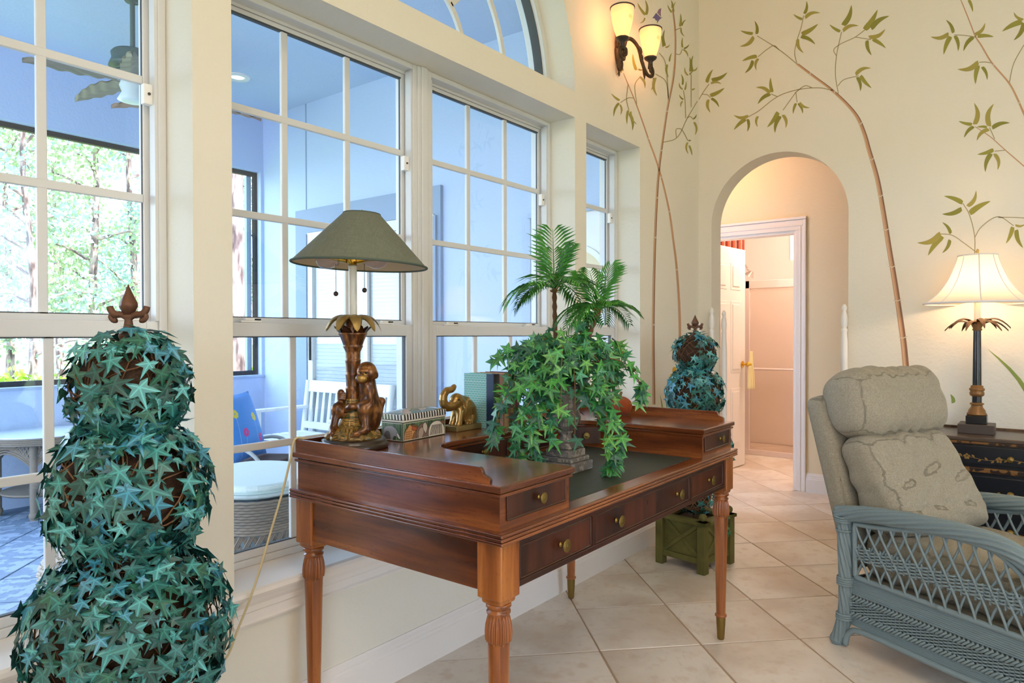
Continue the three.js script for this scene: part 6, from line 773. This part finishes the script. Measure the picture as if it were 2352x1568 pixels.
// ---------------------------------------------------------------- wall sconce
{
  const X0 = 3.225, Y0 = 2.57, s = thing('wall_sconce', 'bronze two arm wall sconce with lit alabaster glass shades', 'sconce', [X0, Y0, ZW]), br = mat('#4c3a28', 0.45, { metalness: 0.55 });
  add(s, 'backplate', [lathe([[0.0001, -0.015], [0.007, -0.008], [0.009, 0.005], [0.006, 0.012], [0.012, 0.02], [0.018, 0.05], [0.03, 0.09], [0.034, 0.12], [0.026, 0.15], [0.022, 0.19], [0.03, 0.23], [0.026, 0.27], [0.014, 0.3], [0.016, 0.32], [0.01, 0.335], [0.0001, 0.34]], 20)].map((g) => (g.scale(1, 1, 0.55), mv(g, 0, 0, 0.016))), br, 'carved bronze backplate');
  const scr = []; for (const d of [-1, 1]) { scr.push(tube(smooth([[d * 0.015, 0.2, 0.02], [d * 0.035, 0.17, 0.024], [d * 0.03, 0.13, 0.024], [d * 0.012, 0.125, 0.02]], 12), 0.007, 6), tube(smooth([[0, 0.08, 0.02], [d * 0.02, 0.06, 0.024], [d * 0.02, 0.03, 0.02], [d * 0.008, 0.02, 0.018]], 12), 0.006, 6)); } for (const w of scr) add(s, 'scroll', w, br);
  const rim = mat('#2c2a2a', 0.5), al = new THREE.MeshPhysicalMaterial({ color: '#fff4e0', roughness: 0.6, transmission: 0.4, thickness: 0, side: THREE.DoubleSide, emissive: '#ffe0ac', emissiveIntensity: 0.45, map: tex(256, 256, (u, v) => mix3([255, 232, 190], [228, 150, 90], sstep(0.56, 0.75, fbm(u, v, 5, 4, 561, 4))), [1, 1]) });
  for (const [d, sx] of [[-1, -0.155], [1, 0.155]]) {
    const zz = 0.12, a = add(s, 'arm', [tube(smooth([[0, 0.16, 0.03], [sx * 0.25, 0.185, 0.06], [sx * 0.5, 0.15, 0.085], [sx * 0.62, 0.07, 0.1], [sx * 0.85, 0.01, 0.115], [sx * 1.12, 0.015, 0.12], [sx * 1.16, 0.045, 0.12], [sx, 0.06, 0.12]], 44), (t) => 0.0115 - 0.003 * Math.sin(t * 3.1), 10), tube(smooth([[sx * 1.02, 0.05, 0.125], [sx * 0.88, 0.058, 0.13], [sx * 0.86, 0.03, 0.13], [sx * 0.96, 0.025, 0.13]], 16), 0.007, 8)], br);
    const lv = []; for (let k = 0; k < 4; k++) { const t = 0.4 + k * 0.09; lv.push(tube(smooth([[sx * t, 0.16 - k * 0.035, 0.08 + k * 0.008], [sx * (t + 0.12), 0.13 - k * 0.035, 0.1], [sx * (t + 0.14), 0.09 - k * 0.035, 0.1]], 8), (q) => 0.009 * Math.sin(Math.PI * (0.15 + 0.83 * q)), 6)); } add(a, 'acanthus_leaf', lv, br);
    add(s, 'shade_holder', mv(lathe([[0.0001, 0.05], [0.014, 0.05], [0.012, 0.075], [0.012, 0.085], [0.02, 0.092], [0.031, 0.1], [0.034, 0.108], [0.024, 0.108]], 24), sx, 0, zz), rim);
    const sh = add(s, 'shade', mv(lathe([[0.024, 0.104], [0.03, 0.118], [0.043, 0.155], [0.052, 0.195], [0.057, 0.235], [0.0585, 0.256], [0.057, 0.256], [0.05, 0.195], [0.028, 0.118]], 40), sx, 0, zz), al, 'lit alabaster glass shade'); const p = []; for (let i = 0; i <= 40; i++) p.push([sx + Math.cos(i / 40 * 6.2832) * 0.0585, 0.256, zz + Math.sin(i / 40 * 6.2832) * 0.0585]); add(sh, 'rim', tube(p, 0.004, 6, { caps: false }), rim);
    add(s, 'light_bulb', mv(sph(0.02, 14, 10), sx, 0.17, zz), new THREE.MeshStandardMaterial({ color: '#fff0d4', emissive: '#ffce8a', emissiveIntensity: 3 }), 'lit bulb'); bulbLight(s, '#ffb27a', 0.11, [sx, 0.17, zz], 1.2);
  }
}
// ---------------------------------------------------------------- white turned posts of the folded gate by the arch
{ const pw = lathe([[0.0001, 1.375], [0.008, 1.37], [0.014, 1.355], [0.014, 1.345], [0.009, 1.335], [0.016, 1.31], [0.019, 1.28], [0.016, 1.25], [0.011, 1.238], [0.017, 1.23], [0.017, 1.222], [0.014, 1.21], [0.0175, 1.17], [0.019, 1.1], [0.019, 0.05], [0.022, 0.04], [0.022, 0.0], [0.0001, 0]], 24);
  for (const [x, z, h, lb] of [[4.293, -1.69, 1, 'white turned gate post against the left side of the arch'], [4.46, -1.672, 0.99, 'white turned gate post inside the left jamb of the arch'], [4.29, -0.905, 1, 'white turned gate post against the right side of the arch'], [4.24, -1.752, 0.93, 'white turned gate post in the room corner behind the topiary']]) { const t = thing('gate_post', lb, 'post', [x, 0, z], 0, 'gate posts by the arch'); const m = add(t, 'turned_post', pw, M.white); m.scale.y = h; add(t, 'floor_shoe', lathe([[0.0001, 0.012], [0.028, 0.012], [0.03, 0.006], [0.03, 0]], 20), M.white); } }
// ---------------------------------------------------------------- painted bamboo on the walls: flat paint, half a millimetre thick
{
  const PX = XC - 0.0008, PZ = ZW + 0.0008;
  const P = { culm: mat('#c69a76', 0.75), culmDark: mat('#8f6a52', 0.75), culmLight: mat('#d8b48e', 0.75), leaf: [mat('#9a9440', 0.75), mat('#8c8838', 0.75), mat('#a79a4c', 0.75)], twig: mat('#a89a72', 0.75), node: mat('#d5c9b4', 0.75), violet: mat('#6f6396', 0.7), violet2: mat('#94708c', 0.7), yellow: mat('#d8a82e', 0.7), blade: mat('#8a9a4a', 0.75), rust: mat('#c0703c', 0.7) };
  const flat = (poly, wall, lift = 0) => { // polygon of photo pixels laid on a wall
    const pts = poly.map(([x, y]) => wall === 'x' ? onX(x, y, PX - lift) : onZ(x, y, PZ + lift)), c2 = pts.map((p) => wall === 'x' ? new THREE.Vector2(-p.z, p.y) : new THREE.Vector2(p.x, p.y));
    const tri = THREE.ShapeUtils.triangulateShape(c2.slice(), []), pos = []; const area = THREE.ShapeUtils.area(c2);
    for (const t of tri) for (const k of (wall === 'x' ? [t[0], t[2], t[1]] : t)) pos.push(pts[k].x, pts[k].y, pts[k].z);
    const g = new THREE.BufferGeometry(); g.setAttribute('position', new THREE.Float32BufferAttribute(pos, 3)); const n = new Float32Array(pos.length); for (let i = 0; i < pos.length; i += 3) n.set(wall === 'x' ? [-1, 0, 0] : [0, 0, 1], i); g.setAttribute('normal', new THREE.BufferAttribute(n, 3)); return g; };
  const leafPoly = ([bx0, by0, tx, ty], bend = 0.12, wd = 0.13) => { const dx = tx - bx0, dy = ty - by0, L = Math.hypot(dx, dy), nx = -dy / L, ny = dx / L, w = Math.max(2.6, L * wd), o = [], n = 8; const at = (t) => [bx0 + dx * t + nx * bend * L * Math.sin(Math.PI * t), by0 + dy * t + ny * bend * L * Math.sin(Math.PI * t)], hw = (t) => w * (t < 0.06 ? 0.55 : Math.pow(1 - t, 0.8) * (0.75 + 0.6 * t)); for (let i = 0; i <= n; i++) { const t = i / n, p = at(t); o.push([p[0] + nx * hw(t), p[1] + ny * hw(t)]); } for (let i = n - 1; i >= 0; i--) { const t = i / n, p = at(t); o.push([p[0] - nx * hw(t), p[1] - ny * hw(t)]); } return o; };
  const ribbon = (pts, w) => { const C = new THREE.CatmullRomCurve3(pts.map(([x, y]) => V(x, y, 0)), false, 'centripetal').getPoints(pts.length * 6), l = [], r = []; C.forEach((p, i) => { const a = C[Math.max(0, i - 1)], b = C[Math.min(C.length - 1, i + 1)], d = b.clone().sub(a).normalize(), t = i / (C.length - 1), h = typeof w === 'function' ? w(t) : w; l.push([p.x - d.y * h, p.y + d.x * h]); r.push([p.x + d.y * h, p.y - d.x * h]); }); return [...l, ...r.reverse()]; };
  const conv = (ox, oy, s) => (a) => a.map((v, i) => i % 2 ? oy + v / s : ox + v / s), pts2 = (f, a) => { const o = []; const b = f(a); for (let i = 0; i < b.length; i += 2) o.push([b[i], b[i + 1]]); return o; };
  function mural(label, f, wall, culms, twigs, leaves) {
    const m = thing('painted_bamboo', label, 'mural');
    for (const [w0, w1, a, nodes] of culms) { const pp = pts2(f, a); const c = add(m, 'culm', flat(ribbon(pp, (t) => lerp(w0, w1, t)), wall), P.culm); const sh = (o, wv, mt) => add(c, 'brush_stroke', flat(ribbon(pp.map(([x, y]) => [x + o, y]), (t) => lerp(w0, w1, t) * wv), wall, 0.0004), mt); if (w0 > 3) { sh(w0 * 0.55, 0.35, P.culmDark); sh(-w0 * 0.4, 0.2, P.culmLight); }
      if (nodes) { const C = new THREE.CatmullRomCurve3(pp.map(([x, y]) => V(x, y, 0)), false, 'centripetal'); for (const t of nodes) { const p = C.getPointAt(t), d = C.getTangentAt(t), w = lerp(w0, w1, t) * 1.45; add(c, 'node', flat(ribbon([[p.x - d.y * -w + d.x * 3, p.y + d.x * -w + d.y * 3], [p.x, p.y], [p.x - d.y * w + d.x * 3, p.y + d.x * w + d.y * 3]], 1.1), wall, 0.0008), P.node); } } }
    twigs.forEach((a) => add(m, 'twig', flat(ribbon(pts2(f, a), (t) => 1.0), wall), P.twig));
    leaves.forEach((a, i) => add(m, 'painted_leaf', flat(leafPoly(f(a), (i % 2 ? 1 : -1) * 0.05 * (1 + i % 3), wall === 'x' ? 0.165 : 0.12), wall, 0.0002 + (i % 3) * 0.0001), P.leaf[i % 3]));
    return m;
  }
  const A = conv(1660, 0, 2.529), B = conv(1250, 0, 2.8);
  mural('large painted bamboo stem arching over the arched passage', A, 'x', [[7.5, 1.6, [1067, 2160, 1052, 2000, 1030, 1840, 1000, 1640, 968, 1450, 934, 1240, 895, 1030, 845, 860, 824, 785, 780, 680, 710, 595, 610, 505, 535, 450, 430, 370], [0.1, 0.21, 0.31, 0.42, 0.52, 0.63, 0.74, 0.86, 0.95]]],
    [[430, 370, 330, 290, 200, 208], [325, 288, 300, 265, 260, 285, 205, 330], [430, 365, 418, 310, 430, 240, 455, 160, 470, 90], [672, 545, 655, 440, 660, 330, 690, 185], [660, 325, 645, 290, 680, 258, 770, 215, 830, 170], [770, 215, 860, 230], [668, 500, 700, 465, 790, 440], [640, 525, 560, 510, 430, 522, 320, 560, 200, 650, 145, 680], [320, 562, 280, 545], [425, 535, 350, 640], [425, 535, 432, 595], [520, 510, 480, 498, 425, 535]],
    [[175, 195, 103, 178], [198, 197, 185, 120], [180, 215, 97, 270], [198, 326, 112, 355], [175, 352, 128, 425], [205, 340, 196, 410], [462, 112, 410, 82], [475, 80, 487, 5], [478, 102, 567, 75], [460, 198, 555, 138], [455, 212, 538, 258], [435, 228, 470, 308], [682, 183, 620, 142], [700, 147, 748, 28], [698, 178, 790, 150], [825, 172, 900, 55], [862, 165, 968, 92], [850, 217, 945, 168], [872, 228, 948, 280], [838, 235, 865, 322], [772, 432, 862, 395], [800, 440, 865, 512], [782, 448, 800, 530], [275, 540, 192, 508], [287, 535, 278, 450], [275, 545, 203, 605], [147, 675, 63, 668], [132, 692, 64, 755], [145, 692, 143, 765], [203, 675, 203, 738], [322, 652, 257, 740], [333, 675, 303, 772], [350, 667, 365, 745], [425, 600, 408, 662], [440, 600, 465, 660], [447, 597, 507, 625]]);
  mural('painted bamboo branches leaning in above the lit lamp', A, 'x', [[2.6, 1.0, [1800, 760, 1750, 660, 1715, 580, 1665, 485, 1560, 360, 1500, 260, 1470, 215, 1440, 140, 1400, 40, 1375, -20], [0.2, 0.5]], [1.6, 0.8, [1800, 1010, 1750, 965, 1640, 870, 1550, 790, 1465, 735]]],
    [[1470, 215, 1400, 205, 1345, 203], [1560, 365, 1520, 360, 1490, 362], [1665, 480, 1690, 370, 1750, 260], [1550, 740, 1580, 808], [1640, 872, 1580, 878], [1463, 1500, 1463, 1370, 1430, 1240, 1395, 1180], [1463, 1380, 1500, 1320, 1600, 1258, 1690, 1310], [1480, 1470, 1400, 1410, 1330, 1365, 1260, 1358], [1600, 1262, 1680, 1262, 1760, 1266], [1470, 210, 1490, 180]],
    [[1430, 0, 1453, 70], [1340, 190, 1297, 115], [1312, 197, 1207, 213], [1322, 212, 1283, 318], [1350, 208, 1367, 298], [1467, 200, 1525, 132], [1480, 210, 1575, 213], [1455, 215, 1398, 298], [1485, 362, 1362, 402], [1483, 380, 1468, 490], [1508, 388, 1537, 465], [1465, 722, 1460, 597], [1448, 722, 1370, 703], [1457, 735, 1402, 800], [1547, 732, 1575, 602], [1535, 738, 1475, 738], [1565, 742, 1668, 713], [1545, 750, 1475, 818], [1573, 870, 1478, 897], [1558, 892, 1525, 1000], [1580, 893, 1597, 988], [1393, 1177, 1285, 1138], [1388, 1213, 1273, 1243], [1423, 1198, 1472, 1105], [1435, 1238, 1557, 1167], [1325, 1355, 1275, 1290], [1265, 1357, 1128, 1410], [1275, 1372, 1192, 1485], [1320, 1393, 1275, 1470], [1700, 1308, 1760, 1300], [1685, 1318, 1645, 1415], [1705, 1335, 1745, 1440], [1745, 115, 1690, 70], [1738, 125, 1622, 183], [1750, 135, 1690, 235]]);
  mural('pair of crossing painted bamboo stems beside the wall sconce', B, 'z', [[3.2, 0.9, [706, 2600, 702, 2100, 712, 1568, 728, 1215, 738, 1090, 760, 915, 795, 680, 830, 500, 842, 340, 840, 180, 825, 60], [0.2, 0.42, 0.52, 0.64, 0.74]], [3.0, 0.8, [874, 2300, 870, 2000, 850, 1700, 830, 1540, 803, 1350, 738, 1085, 675, 905, 600, 690, 560, 590, 510, 470], [0.3, 0.5, 0.62, 0.76]]],
    [[765, 915, 850, 888, 920, 760, 985, 650], [850, 885, 850, 830, 880, 830, 925, 905], [800, 640, 775, 390, 740, 340], [800, 640, 780, 520, 715, 475], [840, 195, 880, 178], [845, 345, 870, 350, 890, 315], [575, 630, 540, 630, 490, 660], [595, 670, 585, 540, 620, 490], [910, 760, 905, 640, 895, 580], [945, 690, 945, 480], [540, 540, 530, 640, 545, 710], [920, 755, 940, 750, 960, 768]],
    [[650, 95, 600, 18], [657, 95, 650, 0], [648, 115, 615, 150], [500, 440, 460, 405], [505, 455, 508, 365], [500, 460, 465, 485], [592, 450, 570, 345], [605, 445, 638, 448], [620, 495, 648, 570], [704, 470, 672, 488], [705, 500, 688, 580], [715, 500, 726, 615], [485, 645, 430, 600], [480, 662, 447, 750], [488, 672, 490, 740], [540, 710, 533, 800], [550, 730, 567, 840], [555, 717, 597, 800], [820, 80, 793, 30], [823, 50, 815, 0], [833, 75, 848, 10], [875, 170, 876, 85], [885, 165, 912, 125], [880, 180, 905, 235], [890, 305, 890, 240], [900, 312, 933, 285], [895, 318, 925, 368], [765, 300, 750, 225], [775, 295, 775, 190], [780, 305, 808, 285], [805, 395, 820, 340], [790, 415, 800, 500], [925, 485, 905, 430], [940, 460, 935, 365], [953, 460, 958, 355], [960, 455, 985, 430], [935, 480, 955, 460], [890, 545, 880, 475], [890, 575, 868, 530], [905, 578, 912, 520], [895, 640, 868, 608], [890, 650, 880, 690], [950, 578, 972, 570], [960, 765, 980, 735], [965, 785, 970, 870], [968, 785, 985, 835], [928, 905, 946, 904], [922, 915, 928, 990], [932, 935, 952, 1000]]);
  mural('painted bamboo twig tip just round the room corner', B, 'x', [], [[995, 640, 1015, 605, 1060, 540], [1015, 605, 1050, 610, 1070, 628]], [[1045, 530, 1085, 445], [1078, 515, 1178, 465], [1072, 535, 1140, 540], [1068, 615, 1160, 565], [1075, 632, 1125, 690], [1055, 640, 1070, 725]]);
  const bf = thing('painted_butterfly', 'small violet butterfly painted beside the wall sconce', 'mural'), T = conv(1380, 1, 7.88), pg = (a) => pts2(T, a);
  add(bf, 'wing', flat(pg([1090, 300, 1020, 220, 1050, 160, 1095, 138, 1085, 220]), 'z'), P.violet2); add(bf, 'wing', flat(pg([1085, 310, 1000, 225, 965, 280, 930, 322, 970, 320, 1000, 365, 1025, 360, 1015, 418, 1060, 350, 1120, 300]), 'z', 0.0002), P.violet);
  const fl = thing('painted_flower', 'small yellow painted flower beside the topiary', 'mural'); for (const [x, y, w, h] of [[1549, 850, 5, 8], [1545, 864, 6, 7], [1553, 864, 6, 7], [1549, 878, 4, 9]]) add(fl, 'petal', flat(Array.from({ length: 10 }, (_, i) => [x + Math.cos(i / 10 * 6.283) * w, y + Math.sin(i / 10 * 6.283) * h]), 'z'), P.yellow); add(fl, 'stalk', flat(ribbon([[1550, 885], [1546, 960], [1540, 1050]], 1), 'z'), P.blade); for (const a of [[1520, 1000, 1516, 905], [1524, 1000, 1530, 925]]) add(fl, 'blade', flat(leafPoly(a, 0.05, 0.04), 'z'), P.blade);
  const gr = thing('painted_grass', 'long green grass blade painted behind the lit lamp', 'mural'); add(gr, 'blade', flat(leafPoly([2395, 1030, 2267, 800], 0.12, 0.035), 'x'), P.blade); add(gr, 'blade', flat(leafPoly([2400, 980, 2380, 820], 0.12, 0.035), 'x'), P.blade); add(gr, 'blade', flat(leafPoly([2190, 925, 2183, 905], 0.1, 0.3), 'x'), P.blade);
}
scene.traverse((o) => { if (o.isMesh) { o.castShadow = true; o.receiveShadow = true; } });
renderer.render(scene, camera);
